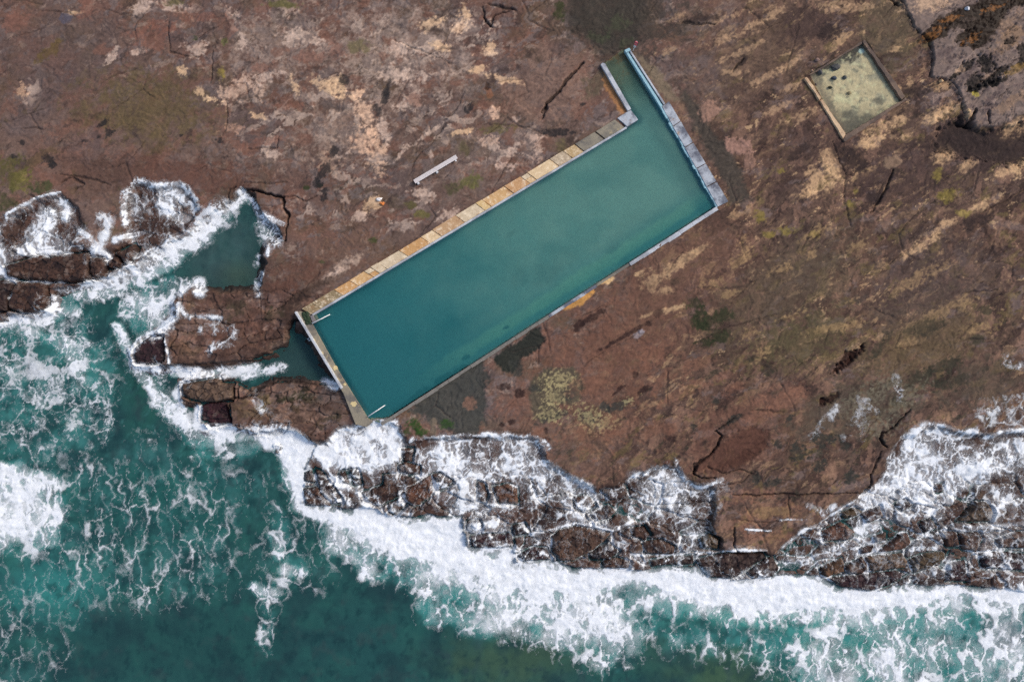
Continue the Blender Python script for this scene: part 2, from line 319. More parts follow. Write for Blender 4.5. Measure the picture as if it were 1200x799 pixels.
P([(700, 370), (740, 340), (760, 300), (840, 255), (860, 290), (800, 345), (760, 390)], (106, 78, 64), .4, 20, 12)
for q in [(700, 515, 30, 20, -20), (625, 520, 30, 20, 0), (770, 500, 30, 16, 20), (720, 500, 20, 14, 0), (690, 450, 30, 12, 20), (760, 420, 30, 12, 35), (800, 460, 30, 10, 30)]:
    E(*q, (118, 82, 65), .45, .5, 1.0)
# --- north-west: pale crusts
pw = np.zeros(SHP, f32)
for cx, cy, rx, ry, a in [(340, 40, 75, 50, 0), (470, 60, 130, 75, -10), (400, 130, 90, 60, 0), (330, 130, 70, 50, 0), (420, 190, 60, 60, 0), (520, 140, 70, 50, 20), (590, 180, 70, 40, 20), (380, 240, 60, 25, 10), (200, 15, 40, 20, 0), (310, 170, 40, 40, 0), (130, 60, 30, 14, 20), (30, 110, 30, 18, 50), (560, 40, 60, 45, 0), (480, 250, 60, 30, 30)]:
    aa = R(a); X = PX - cx; Y = PY - cy
    u = X * math.cos(aa) - Y * math.sin(aa); v = X * math.sin(aa) + Y * math.cos(aa)
    pw = np.maximum(pw, sstep(1.15, .2, np.sqrt((u / rx) ** 2 + (v / ry) ** 2)))
crust = dirn(25, 26, 14, 71, 6, .62, 10)
mc = sstep(.12, .24, crust + .30 * pw - .24 + .08 * nF) * pw
mixc(C, (162, 141, 127), .7 * mc); H += .04 * mc
mc2 = sstep(.2, .35, fbm(PX / 22, PY / 15, 73, 6, .6) + .2 * pw - .05) * pw
mixc(C, (112, 96, 90), .7 * mc2)
mc3 = sstep(.25, .4, fbm(PX / 34, PY / 26, 75, 5, .6)) * sstep(0, .4, pw)
mixc(C, RED, .6 * mc3)
for q in [(200, 5, 22, 10, -20, PALE), (165, 10, 14, 10, 50, PALE), (232, 58, 18, 10, -20, PALE), (285, 50, 7, 10, 0, PALE), (342, 42, 9, 12, 0, PALE), (368, 50, 14, 5, 10, PALE), (272, 22, 10, 12, 0, PALE),
          (280, 105, 30, 16, 20, (178, 148, 128)), (310, 92, 26, 7, 15, PALE), (303, 137, 9, 5, 0, TAN), (275, 152, 16, 8, 0, (160, 124, 104)), (215, 84, 7, 7, 0, TAN), (247, 117, 12, 3, -10, (206, 172, 134)), (234, 105, 6, 8, 0, TAN),
          (390, 105, 26, 9, -25, TAN), (395, 100, 12, 16, 0, TAN), (345, 100, 6, 10, 20, TAN), (318, 180, 12, 6, 0, PALE), (385, 190, 16, 14, 0, (160, 130, 108)),
          (428, 135, 22, 14, -60, (198, 162, 134)), (440, 175, 14, 30, 15, (192, 156, 128)), (415, 110, 12, 8, 0, (204, 166, 134)), (450, 150, 8, 20, 10, PALE), (425, 165, 16, 16, 0, (186, 150, 124)),
          (545, 14, 8, 10, 0, TAN), (540, 32, 13, 7, 20, (206, 172, 140)), (505, 28, 20, 8, 20, TAN), (575, 55, 10, 8, 40, TAN), (570, 62, 13, 5, 0, (204, 170, 138)), (520, 55, 16, 6, -10, TAN), (465, 60, 12, 14, 30, PALE), (460, 90, 20, 10, 0, PALE), (495, 60, 22, 4, -20, PALE),
          (485, 88, 20, 10, 0, PALE), (480, 120, 18, 10, 20, PALE), (560, 80, 12, 4, 20, TAN), (590, 92, 20, 5, -15, TAN), (580, 133, 12, 7, 30, (196, 160, 134)), (540, 155, 18, 4, 15, TAN), (575, 164, 12, 8, 0, (178, 148, 128)),
          (607, 140, 6, 4, 0, PALE), (592, 195, 16, 6, 15, (180, 152, 136)), (600, 178, 6, 12, -30, PALE), (626, 162, 14, 7, 0, (176, 148, 130)), (632, 172, 7, 12, 0, (176, 148, 130)), (634, 186, 9, 6, 0, (170, 142, 126)),
          (495, 227, 18, 6, 0, PALE), (505, 180, 4, 7, 0, PALE), (435, 240, 14, 8, 20, TAN), (500, 158, 30, 3, 35, PALE), (470, 180, 20, 3, 50, PALE), (525, 250, 16, 8, 20, PALE), (420, 255, 10, 7, 20, PALE), (405, 310, 28, 8, 35, (160, 138, 122)), (390, 322, 18, 6, 30, PALE),
          (85, 15, 12, 3, 0, TAN), (25, 108, 12, 8, 60, (170, 136, 108)), (130, 68, 14, 5, 30, PALE), (160, 62, 12, 5, 20, PALE)]:
    E(*q, .66, .55, 1.1, 0, .03)
for q in [(178, 43, 26, 18, 0), (240, 20, 40, 6, -5), (268, 35, 8, 20, 0), (100, 5, 14, 16, 0), (365, 68, 18, 8, 0), (395, 62, 14, 10, 0), (308, 80, 14, 6, 0), (335, 125, 22, 7, 0), (310, 165, 26, 6, 10), (20, 25, 18, 14, 0), (485, 118, 10, 8, 0), (185, 30, 20, 10, 0)]:
    E(*q, (122, 82, 68), .6, .4, 1.0)
E(573, 108, 5, 8, 10, (140, 90, 60), .7, .3, .4); E(571, 100, 4, 6, 0, (74, 52, 40), .9, .3, .4, 0, -.1)
E(78, 22, 9, 7, -30, (84, 80, 92), .8, .3, .4)
for q in [(22, 212, 18, 16, 0, (98, 92, 46)), (25, 205, 10, 9, 0, (124, 112, 58)), (10, 200, 24, 20, 0, (84, 78, 42)), (50, 220, 16, 10, 0, (66, 72, 44)), (10, 235, 20, 12, 0, (70, 70, 44)), (230, 46, 5, 5, 0, GRN), (264, 50, 5, 6, 0, (90, 96, 44)), (260, 87, 5, 10, 0, (128, 112, 48)),
          (582, 150, 22, 8, 5, (98, 88, 56)), (660, 175, 8, 16, 0, (98, 86, 62)), (545, 175, 8, 10, 0, (92, 82, 58)), (552, 212, 14, 10, 20, (94, 92, 50)), (528, 220, 14, 7, 0, (84, 78, 54)), (495, 252, 10, 6, 0, (98, 92, 48)), (480, 240, 10, 5, 0, (90, 84, 50)), (655, 15, 8, 16, 0, (58, 62, 34)),
          (700, 97, 22, 14, 40, (92, 80, 64)), (330, 6, 20, 6, 0, (92, 88, 48)), (205, 3, 16, 5, 0, (84, 78, 44)), (60, 60, 24, 8, 40, (96, 78, 46)), (420, 55, 16, 10, 0, (104, 94, 66)), (375, 218, 4, 3, 0, GRN), (377, 307, 4, 3, 0, (60, 84, 44)), (437, 282, 6, 4, 0, (66, 72, 38)), (360, 220, 5, 3, 0, GRN)]:
    E(*q, .85, .5, .9)
for q in [(128, 155, 8, 5, 20), (118, 146, 10, 3, 30), (98, 165, 5, 4, 0), (55, 186, 10, 7, -20), (62, 194, 6, 5, 0), (15, 183, 5, 3, 0), (115, 160, 4, 4, 0), (25, 168, 4, 3, 0), (212, 160, 3, 2, 0), (258, 167, 6, 5, 0), (455, 100, 4, 14, -20), (450, 118, 5, 12, -30), (442, 130, 6, 10, 0), (405, 95, 6, 8, 0), (380, 200, 6, 16, -30), (372, 215, 8, 6, 0), (550, 125, 8, 5, 50), (380, 230, 6, 10, 0), (390, 180, 5, 10, -40), (655, 155, 20, 5, 0), (684, 122, 4, 2, 0)]:
    E(*q, (46, 44, 46), .85, .4, 1.0, 0, -.04)
# --- around the sea
for q in [(285, 380, 60, 25, 20), (300, 400, 60, 14, 20), (345, 320, 50, 28, 20), (330, 345, 40, 20, 0), (250, 355, 28, 12, 0)]:
    E(*q, (92, 64, 54), .75, .6, .9)
for q in [(360, 345, 30, 10, 30), (345, 360, 24, 10, 0), (330, 372, 20, 10, 0), (370, 335, 40, 4, 25)]:
    E(*q, (72, 56, 48), .75, .5, .9)
for q in [(278, 362, 16, 12, 0), (265, 372, 10, 8, 0), (320, 368, 14, 10, 0), (325, 365, 10, 8, 0)]:
    E(*q, (58, 60, 42), .8, .5, .9)
for q in [(295, 482, 24, 16, 0), (310, 470, 10, 10, 0)]:
    E(*q, (108, 92, 60), .7, .5, .9)
for q in [(335, 468, 14, 5, 0), (350, 462, 10, 8, 0), (365, 468, 12, 8, 0), (345, 478, 10, 6, 0), (385, 490, 16, 4, 20), (395, 485, 8, 7, 0), (362, 455, 10, 4, 0), (375, 500, 8, 5, 0)]:
    E(*q, (40, 44, 24), .85, .4, 1.1, 0, .04)
E(385, 470, 26, 22, 30, (86, 78, 76), .7, .5, .9)
E(345, 490, 60, 20, 10, (104, 78, 62), .5, .5, .9)
# kerb strips and rust beside the pool
P([(706, 80), (736, 132), (726, 135), (716, 112), (708, 100)], (150, 106, 66), .9, 3, 3)
P([(743, 62), (780, 120), (795, 118), (770, 80), (752, 66)], (112, 98, 80), .9, 6, 5)
# wet dark rock near the sea and on the surf shelf
near = sstep(16, 0, cd + 6 * nA)
wetd = np.maximum(sstep(10, -4, sd + 10 * nA), sstep(4, -6, sd2 + 6 * nA))
mixc(C, (66, 48, 42), .72 * wetd)
mixc(C, (52, 42, 42), wetd * .75 * sstep(.0, .4, nA + .5 * nS))
mixc(C, (66, 50, 44), .5 * near * sstep(-.3, .3, nA + .2))
mixc(C, (80, 58, 48), .5 * BLKM * sstep(.45, .75, _r2[kid]) * sstep(.2, -.1, nA)); mixc(C, (46, 38, 38), .6 * BLKM * sstep(.4, .1, _r2[kgid]))
mixc(C, (34, 34, 32), .9 * sstep(.5, -6, cd))
WET = np.maximum(WET, np.maximum(.8 * wetd, .6 * near))
mixc(C, (52, 40, 37), .65 * OUTC * np.maximum(sstep(.0, .4, nA), sstep(.12, .0, of2 - of1) * .8)); mixc(C, (124, 96, 80), .45 * OUTC * sstep(.15, .45, -nA + .4 * nF)); mixc(C, (74, 54, 46), .5 * OUTC * sstep(.4, .7, _r1[oid]))
# grain
lum = C @ np.array([.3, .6, .1], f32); C += .06 * (lum[..., None] - C)
def blur(a, r):
    for ax_ in (0, 1):
        p = np.pad(a, [(r + 1, r) if i == ax_ else (0, 0) for i in range(2)], mode='edge'); c_ = np.cumsum(p, ax_, dtype=np.float64)
        n_ = a.shape[ax_]; a = ((c_[2 * r + 1:] - c_[:n_]) if ax_ == 0 else (c_[:, 2 * r + 1:] - c_[:, :n_])) / (2 * r + 1)
    return a.astype(f32)
lb = blur(lum, 22); g0_ = np.clip(lum / lb, .45, 2.2); lb2 = blur(lum, 90); g1_ = np.clip(lb / lb2, .6, 1.7)
C *= (1.06 * g0_ ** .30 * g1_ ** .30)[..., None]
C *= np.array([1.03, 1.0, .96], f32)
C *= (1 + .16 * nF + .12 * fbm(PX / 2.1, PY / 2.1, 81, 2) + .10 * nA)[..., None]

# ------------------------------------------------------------------ cracks, ledges
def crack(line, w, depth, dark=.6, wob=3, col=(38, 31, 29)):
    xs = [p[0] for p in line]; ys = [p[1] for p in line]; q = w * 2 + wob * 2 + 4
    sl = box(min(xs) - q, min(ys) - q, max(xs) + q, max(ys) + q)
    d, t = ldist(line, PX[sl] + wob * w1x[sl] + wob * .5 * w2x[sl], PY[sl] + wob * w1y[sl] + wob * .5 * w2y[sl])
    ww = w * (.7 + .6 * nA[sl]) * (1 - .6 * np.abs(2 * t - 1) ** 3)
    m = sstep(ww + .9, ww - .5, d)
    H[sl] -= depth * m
    mixc(C, col, m * dark, sl)  # cracks darkened in colour, standing for shade as well as wet algae
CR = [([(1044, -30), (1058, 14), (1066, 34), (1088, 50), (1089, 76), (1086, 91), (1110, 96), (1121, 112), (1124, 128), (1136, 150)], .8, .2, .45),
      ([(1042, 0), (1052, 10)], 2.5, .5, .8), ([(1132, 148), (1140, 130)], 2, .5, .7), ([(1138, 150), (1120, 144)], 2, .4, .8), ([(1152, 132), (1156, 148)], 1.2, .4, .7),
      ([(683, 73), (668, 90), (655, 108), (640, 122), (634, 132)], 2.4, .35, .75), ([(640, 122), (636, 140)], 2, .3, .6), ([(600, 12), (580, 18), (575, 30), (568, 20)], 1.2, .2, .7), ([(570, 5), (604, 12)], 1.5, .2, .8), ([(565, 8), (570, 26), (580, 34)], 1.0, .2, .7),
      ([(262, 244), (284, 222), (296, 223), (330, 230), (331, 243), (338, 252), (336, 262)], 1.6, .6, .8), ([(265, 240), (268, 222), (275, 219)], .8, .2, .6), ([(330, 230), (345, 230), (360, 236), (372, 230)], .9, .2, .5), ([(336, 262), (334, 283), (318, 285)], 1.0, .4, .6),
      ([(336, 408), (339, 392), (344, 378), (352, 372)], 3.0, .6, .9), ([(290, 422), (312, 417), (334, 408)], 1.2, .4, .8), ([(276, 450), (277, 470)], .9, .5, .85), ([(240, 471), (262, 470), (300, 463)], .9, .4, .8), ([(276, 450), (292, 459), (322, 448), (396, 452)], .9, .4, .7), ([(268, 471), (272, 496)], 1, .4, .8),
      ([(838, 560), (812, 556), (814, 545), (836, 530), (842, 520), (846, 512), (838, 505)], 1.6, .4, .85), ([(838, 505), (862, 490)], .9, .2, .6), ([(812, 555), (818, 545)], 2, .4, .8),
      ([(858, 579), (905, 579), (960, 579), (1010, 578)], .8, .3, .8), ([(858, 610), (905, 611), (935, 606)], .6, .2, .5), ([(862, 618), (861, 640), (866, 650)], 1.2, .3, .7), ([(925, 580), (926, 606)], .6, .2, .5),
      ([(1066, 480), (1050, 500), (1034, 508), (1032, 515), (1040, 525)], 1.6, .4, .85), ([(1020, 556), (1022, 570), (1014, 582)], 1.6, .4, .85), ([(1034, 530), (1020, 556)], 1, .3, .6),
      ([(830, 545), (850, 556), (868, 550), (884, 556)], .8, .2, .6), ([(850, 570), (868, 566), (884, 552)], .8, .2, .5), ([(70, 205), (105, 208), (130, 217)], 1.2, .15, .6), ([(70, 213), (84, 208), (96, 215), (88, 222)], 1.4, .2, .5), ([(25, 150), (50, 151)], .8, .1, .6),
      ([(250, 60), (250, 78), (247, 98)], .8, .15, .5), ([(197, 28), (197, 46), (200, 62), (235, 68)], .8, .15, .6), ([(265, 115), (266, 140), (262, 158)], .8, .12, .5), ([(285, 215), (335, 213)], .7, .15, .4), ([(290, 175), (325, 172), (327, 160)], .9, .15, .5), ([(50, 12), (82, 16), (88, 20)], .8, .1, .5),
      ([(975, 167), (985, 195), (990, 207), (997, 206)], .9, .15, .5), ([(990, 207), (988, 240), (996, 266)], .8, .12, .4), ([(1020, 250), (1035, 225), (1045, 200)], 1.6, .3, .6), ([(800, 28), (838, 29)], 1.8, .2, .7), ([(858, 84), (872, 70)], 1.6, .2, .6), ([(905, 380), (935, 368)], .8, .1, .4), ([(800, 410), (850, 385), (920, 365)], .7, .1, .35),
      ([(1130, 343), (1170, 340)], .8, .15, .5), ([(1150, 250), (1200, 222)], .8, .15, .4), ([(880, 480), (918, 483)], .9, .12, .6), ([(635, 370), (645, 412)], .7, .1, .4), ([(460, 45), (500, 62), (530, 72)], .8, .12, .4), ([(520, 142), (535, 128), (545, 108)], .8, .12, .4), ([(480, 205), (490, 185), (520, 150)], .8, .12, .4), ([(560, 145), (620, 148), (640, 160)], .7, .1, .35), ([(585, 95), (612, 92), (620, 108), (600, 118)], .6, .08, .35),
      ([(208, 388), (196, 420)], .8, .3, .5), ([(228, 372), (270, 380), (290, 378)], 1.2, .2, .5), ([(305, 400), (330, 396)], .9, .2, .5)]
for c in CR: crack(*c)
# a web of hairline joints over the platform
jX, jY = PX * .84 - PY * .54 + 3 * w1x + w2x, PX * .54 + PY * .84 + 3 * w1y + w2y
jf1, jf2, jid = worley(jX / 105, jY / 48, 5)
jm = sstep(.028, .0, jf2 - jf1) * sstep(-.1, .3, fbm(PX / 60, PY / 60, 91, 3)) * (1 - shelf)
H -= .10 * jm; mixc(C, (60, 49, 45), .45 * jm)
H += .05 * ((_r1[jid] - .5)) * (1 - shelf)

# ------------------------------------------------------------------ pools let into the rock
POOL = [(747, 141), (386, 356), (362, 370), (366, 380), (394, 430), (431, 490), (455, 488), (838, 241), (774, 127), (731, 59), (707, 76)]
pd = sdf(POOL, PX, PY)
inp = pd < 1.5
lane = (PX - 430) * .857 - (PY - 488) * .515 * -1 * -1          # runs along the pool
ss = ((PX - 838) * -.8405 + (PY - 241) * .5419)                 # metres*10 from the NE end
tw = (PX - 838) * .5419 + (PY - 241) * .8405                    # <0 inside, distance from the SE wall
floor_h = -1.25 - .9 * np.clip(ss / 480, 0, 1) + .12 * fbm(PX / 40, PY / 40, 33, 4)
chan = sstep(-128, -146, tw)                                    # the sloping entry channel
floor_h = floor_h * (1 - chan) + chan * (-1.3 + 1.05 * sstep(150, 70, PY))
H = np.where(inp, floor_h, H)
pc = np.empty(SHP + (3,), f32); pc[:] = np.array(lin((146, 160, 146)), f32)
mm = sstep(-.15, .4, fbm(PX / 70, PY / 60, 35, 4) + .15 * nA); mixc(pc, (80, 120, 116), .6 * mm)
mixc(pc, (60, 104, 106), .7 * sstep(120, 480, ss))
bandp = sstep(-26, -18, tw + 4 * w1x) * sstep(-4, -11, tw + 3 * w1y); mixc(pc, (196, 196, 150), .9 * bandp * sstep(440, 300, ss))
mixc(pc, (84, 84, 62), .9 * chan * sstep(150, 100, PY)); mixc(pc, (58, 76, 66), .5 * chan * sstep(90, 140, PY)); mixc(pc, (110, 78, 46), .6 * chan * sstep(.1, .3, nA) * sstep(110, 80, PY))
for cx, cy, rx, ry in [(500, 460, 30, 10), (474, 476, 24, 9), (540, 431, 11, 4), (592, 384, 6, 3), (545, 420, 7, 4), (520, 445, 20, 6), (465, 488, 16, 6)]:
    u = (PX - cx) * .84 - (PY - cy) * .54; v = (PX - cx) * .54 + (PY - cy) * .84
    mixc(pc, (8, 26, 32), .95 * sstep(0, .4, 1 - np.hypot(u / rx, v / ry) + .9 * nA))
for cx, cy, rx, ry in [(640, 320, 34, 20), (530, 380, 30, 16), (610, 325, 20, 14), (600, 270, 12, 4), (720, 290, 14, 6)]:
    u = (PX - cx) * .84 - (PY - cy) * .54; v = (PX - cx) * .54 + (PY - cy) * .84
    mixc(pc, (50, 92, 96), .7 * sstep(0, .8, 1 - np.hypot(u / rx, v / ry) + .5 * nA))
C = np.where(inp[..., None], pc, C)
SQ = [(951, 87), (1013, 53), (1055, 117), (987, 157)]
qd = sdf(SQ, PX + .8 * w2x, PY + .8 * w2y)
sq = sdf(SQ, PX, PY) < 2.5
H = np.where(sq, .0 + .06 * nA + .03 * nF, H)
qc = np.empty(SHP + (3,), f32); qc[:] = np.array(lin((194, 176, 142)), f32)
mixc(qc, (204, 186, 150), .8 * sstep(-.1, .4, nA)); mixc(qc, (150, 144, 126), .7 * sstep(0, .5, fbm(PX / 16, PY / 16, 37, 4)))
# weed along the upper left of the square pool, darker bands at other sides
dNW = (PX - 951) * -.481 + (PY - 87) * -.877
mixc(qc, (62, 58, 56), .95 * sstep(-9, -4, dNW + 8 * nA)); mixc(qc, (120, 118, 104), .75 * sstep(.1, .35, fbm(PX / 11, PY / 11, 39, 5, .65))); mixc(qc, (108, 102, 88), .8 * sstep(124, 146, PY + 12 * nA - .0 * PX)); mixc(qc, (206, 196, 158), .6 * sstep(.2, .4, fbm(PX / 8, PY / 8, 40, 4, .6))); mixc(qc, (92, 86, 78), .75 * sstep(118, 150, PX * 0 + PY + .35 * (1000 - PX) * 0 + 8 * nA))
dSW = (PX - 951) * -.889 + (PY - 87) * .457; mixc(qc, (112, 100, 88), .7 * sstep(-12, -2, dSW + 5 * nA))
dNE = (PX - 1013) * .836 + (PY - 53) * -.549; mixc(qc, (92, 78, 62), .6 * sstep(-4, 0, dNE + 3 * nA))
for cx, cy in [(1008, 57), (992, 135), (976, 140), (1030, 118)]:
    mixc(qc, (66, 66, 66) if cy < 60 else (104, 98, 86), .8 * sstep(0, .5, 1 - np.hypot((PX - cx) / 9, (PY - cy) / 6) + .7 * nA))
mixc(qc, (196, 216, 206), .9 * sstep(0, .5, 1 - np.hypot((PX - 1010) / 5, (PY - 60) / 4) + .6 * nA))
for cx, cy in [(994, 118), (985, 115), (1003, 112)]:
    mixc(qc, (210, 200, 160), .6 * sstep(0, .5, 1 - np.hypot((PX - cx) / 9, (PY - cy) / 6) + nA))
C = np.where(sq[..., None], qc, C)

# ------------------------------------------------------------------ rocks standing in the surf (each one an object)
# outline in photo pixels, height of its top above the sea, tilt, foam cover, colour, label
G1 = 'rocks awash in the surf below the pool'; G2 = 'rocks on the left shore'; G3 = 'broken rocks of the right-hand surf ledge'
BR, DK, MR, OV = (76, 55, 46), (60, 45, 41), (58, 40, 42), (84, 68, 50)
SM1, SM2 = 'small brown rock awash in white surf below the pool', 'small brown rock washed by foam on the right-hand ledge'
ROCKS = [
 ([(24, 331), (40, 332), (49, 332), (60, 334), (60, 358), (55, 363), (45, 366), (30, 366), (16, 362), (14, 355), (20, 340)], 1.1, .08, BR, 'big rounded brown boulder with grey lichen blotches at left, ringed by foam', G2),
 ([(-12, 329), (8, 328), (15, 331), (19, 334), (17, 341), (12, 347), (12, 364), (3, 365), (-12, 362)], .8, .12, DK, 'dark cracked boulder cut by the left edge of the photo', G2),
 ([(-12, 367), (11, 366), (11, 376), (0, 378), (-12, 378)], .6, .05, BR, 'low reddish block under the dark cracked boulder at the left edge', G2),
 ([(38, 303), (52, 300), (62, 304), (76, 299), (107, 297), (109, 303), (108, 320), (112, 326), (92, 331), (52, 329), (30, 327), (14, 325), (10, 312)], 1.0, .22, BR, 'long dark brown rock ridge with white wash behind it, above the big rounded boulder', G2),
 ([(110, 303), (125, 303), (128, 314), (127, 325), (115, 327), (110, 320)], 1.0, .05, BR, 'square cracked block at the right end of the long rock ridge', G2),
 ([(129, 307), (140, 302), (146, 310), (143, 313), (133, 315), (129, 313)], .9, .1, BR, 'small angular block just right of the square cracked block', G2),
 ([(138, 297), (160, 287), (164, 292), (158, 303), (150, 310), (146, 305)], .95, .15, BR, 'brown block below the fan of white foam, nearest the foam band', G2),
 ([(160, 408), (175, 395), (195, 394), (196, 420), (190, 425), (162, 426), (159, 415)], .65, .3, MR, 'dark purple rock at the seaward tip of the upper outcrop', G2),
 ([(215, 450), (258, 443), (262, 449), (275, 450), (276, 468), (250, 471), (240, 470), (225, 467), (216, 462)], .8, .03, (100, 80, 66), 'flat grey-brown slab forming the tip of the lower outcrop', G2),
 ([(238, 474), (246, 471), (267, 471), (273, 495), (248, 500), (244, 493), (237, 492)], .5, .2, (58, 34, 38), 'pitted dark maroon rock tucked under the flat grey-brown slab', G2),
 ([(318, 520), (326, 517), (332, 524), (330, 533), (322, 531)], .25, .5, DK, 'small rock almost drowned in foam left of the pool corner', G1),
 ([(357, 553), (365, 550), (370, 565), (357, 562)], .5, .2, DK, SM1, G1),
 ([(370, 549), (378, 552), (395, 575), (403, 588), (390, 590), (376, 575)], .6, .4, DK, 'long narrow rock streaked with white runoff at the left end of the surf', G1),
 ([(356, 572), (372, 570), (384, 585), (388, 592), (358, 591)], .6, .2, BR, 'brown wedge rock at the lower left end of the surf rocks', G1),
 ([(398, 553), (405, 550), (410, 567), (398, 565)], .45, .4, DK, SM1, G1),
 ([(410, 550), (420, 549), (425, 567), (414, 569)], .45, .4, DK, SM1, G1),
 ([(424, 577), (450, 568), (450, 556), (470, 556), (488, 560), (487, 566), (470, 579), (445, 592), (430, 585)], .65, .3, BR, 'long diagonal brown slab streaked with foam, straight below the pool corner', G1),
 ([(475, 575), (500, 559), (505, 557), (508, 572), (505, 580), (492, 590), (485, 592), (478, 585)], .75, .12, (96, 66, 52), 'reddish brown slab with a bare face, right of the long diagonal slab', G1),
 ([(507, 556), (515, 554), (530, 563), (525, 570), (513, 575), (510, 567)], .6, .35, BR, 'pointed rock joined to the right end of the reddish brown slab', G1),
 ([(455, 589), (470, 581), (477, 590), (464, 603), (457, 598)], .5, .3, DK, 'dark square rock at the seaward foot of the diagonal slab', G1),
 ([(468, 544), (475, 541), (493, 546), (492, 555), (468, 553)], .6, .2, BR, 'brown oblong rock rimmed with white above the diagonal slab', G1),
 ([(471, 525), (485, 525), (483, 540), (473, 540)], .55, .25, BR, SM1, G1),
 ([(560, 563), (568, 566), (572, 580), (568, 588), (560, 586)], .6, .3, BR, SM1, G1),
 ([(578, 570), (595, 567), (606, 572), (607, 590), (585, 589)], .65, .12, (98, 70, 56), 'bare brown block set in white wash, between the reddish slab and the big slab', G1),
 ([(548, 610), (562, 608), (566, 618), (555, 625), (546, 620)], .5, .35, MR, SM1, G1),
 ([(552, 628), (570, 625), (600, 625), (602, 640), (575, 642), (553, 640)], .5, .4, MR, 'low purplish rock lying lowest in the surf, left of the big slab', G1),
 ([(647, 628), (655, 621), (675, 616), (700, 620), (714, 624), (710, 630), (690, 645), (672, 655), (657, 656), (648, 645)], .85, .03, (88, 66, 54), 'broad flat brown slab, largest bare rock in the surf', G1),
 ([(606, 650), (625, 640), (640, 642), (646, 655), (612, 656)], .5, .3, MR, 'dark flat rock touching the left end of the broad bare slab', G1),
 ([(690, 647), (712, 635), (726, 645), (715, 654), (692, 654)], .6, .3, DK, 'foam-streaked rock below the right tip of the broad bare slab', G1),
 ([(706, 657), (720, 652), (738, 657), (736, 664), (706, 665)], .6, .15, BR, 'brown rounded rock on the waterline right of the broad bare slab', G1),
 ([(740, 618), (755, 615), (762, 625), (755, 632), (742, 628)], .6, .15, BR, SM1, G1),
 ([(692, 602), (712, 592), (722, 598), (715, 606), (700, 610)], .6, .25, BR, SM1, G1),
 ([(600, 615), (615, 612), (620, 625), (602, 627)], .5, .3, DK, SM1, G1),
 ([(672, 582), (690, 580), (698, 592), (685, 600), (674, 594)], .5, .4, BR, SM1, G1),
 ([(753, 634), (775, 631), (790, 640), (788, 648), (756, 648)], .65, .08, BR, 'bare brown rock on the ledge left of the olive boulder', G1),
 ([(820, 630), (830, 624), (842, 630), (840, 642), (822, 640)], .7, .1, OV, 'rounded olive brown boulder below the water channel', G1),
 ([(762, 656), (790, 651), (812, 650), (812, 660), (764, 663)], .45, .45, DK, 'long low rock streaming with runoff beside the olive boulder', G1),
 ([(815, 655), (845, 648), (893, 646), (897, 651), (870, 670), (855, 677), (830, 675)], .65, .4, DK, 'long dark wedge rock streaked with foam, under the bare red platform edge', G3),
 ([(875, 670), (895, 654), (905, 650), (912, 665), (905, 675), (882, 677)], .55, .35, DK, 'dark rock split from the right end of the long dark wedge', G3),
 ([(961, 664), (985, 654), (988, 668), (968, 675), (962, 672)], .7, .08, (104, 76, 56), 'tan brown cube-like rock at the left end of the right-hand ledge', G3),
 ([(990, 662), (1010, 652), (1015, 663), (1008, 671), (992, 671)], .65, .12, BR, 'brown block beside the tan cube-like rock', G3),
 ([(970, 677), (1020, 671), (1050, 668), (1062, 672), (1040, 685), (1018, 692), (985, 687)], .5, .25, MR, 'long low purple rock on the waterline of the right-hand ledge', G3),
 ([(1014, 652), (1055, 648), (1061, 655), (1059, 664), (1020, 669)], .65, .12, (94, 72, 54), 'layered brown slab above the long low purple rock', G3),
 ([(1030, 645), (1052, 626), (1062, 624), (1066, 635), (1055, 643), (1035, 645)], .7, .04, (96, 68, 56), 'smooth wedge of red-brown rock in white wash above the layered slab', G3),
 ([(1064, 655), (1085, 648), (1105, 646), (1105, 652), (1085, 665), (1071, 671)], .7, .1, OV, 'olive brown tilted block right of the layered slab', G3),
 ([(1110, 660), (1130, 655), (1132, 680), (1107, 680)], .5, .35, MR, 'purplish square-ended rock at the waterline under the tilted block', G3),
 ([(1120, 610), (1140, 587), (1155, 588), (1162, 600), (1158, 610), (1130, 610)], .7, .1, (90, 74, 60), 'fan-shaped brown rock ringed with white wash at right', G3),
 ([(1100, 622), (1119, 622), (1123, 640), (1108, 640)], .6, .2, BR, SM2, G3),
 ([(1123, 625), (1145, 622), (1150, 632), (1140, 645), (1126, 642)], .65, .15, BR, 'knobbly brown rock below the fan-shaped rock', G3),
 ([(1165, 632), (1190, 622), (1212, 625), (1212, 642), (1170, 641)], .6, .15, BR, 'brown rock cut by the right edge of the photo', G3),
 ([(1145, 647), (1180, 646), (1212, 650), (1212, 668), (1150, 665)], .5, .35, MR, 'wide low purple rock at the right edge, just above the white surf', G3),
 ([(1094, 567), (1103, 566), (1105, 577), (1095, 578)], .45, .1, BR, 'single small round rock alone in the wide white wash at right', G3),
 ([(962, 622), (985, 611), (1000, 622), (990, 632), (965, 633)], .6, .15, (98, 70, 58), 'red-brown block washed by foam beside the end of the bare platform', G3),
 ([(1008, 601), (1030, 592), (1033, 604), (1015, 612)], .6, .12, BR, SM2, G3),
 ([(1022, 628), (1037, 623), (1038, 632), (1025, 635)], .55, .08, BR, SM2, G3),
 ([(1006, 642), (1022, 638), (1020, 646), (1008, 648)], .55, .1, BR, SM2, G3),
 ([(984, 601), (1000, 594), (1010, 599), (990, 608)], .6, .2, OV, SM2, G3),
 ([(1048, 590), (1060, 584), (1068, 592), (1056, 600)], .45, .4, DK, SM2, G3),
 ([(1075, 612), (1090, 606), (1097, 618), (1082, 624)], .45, .4, DK, SM2, G3),
]
RH = np.full(SHP, -9, f32)         # tops of the rocks
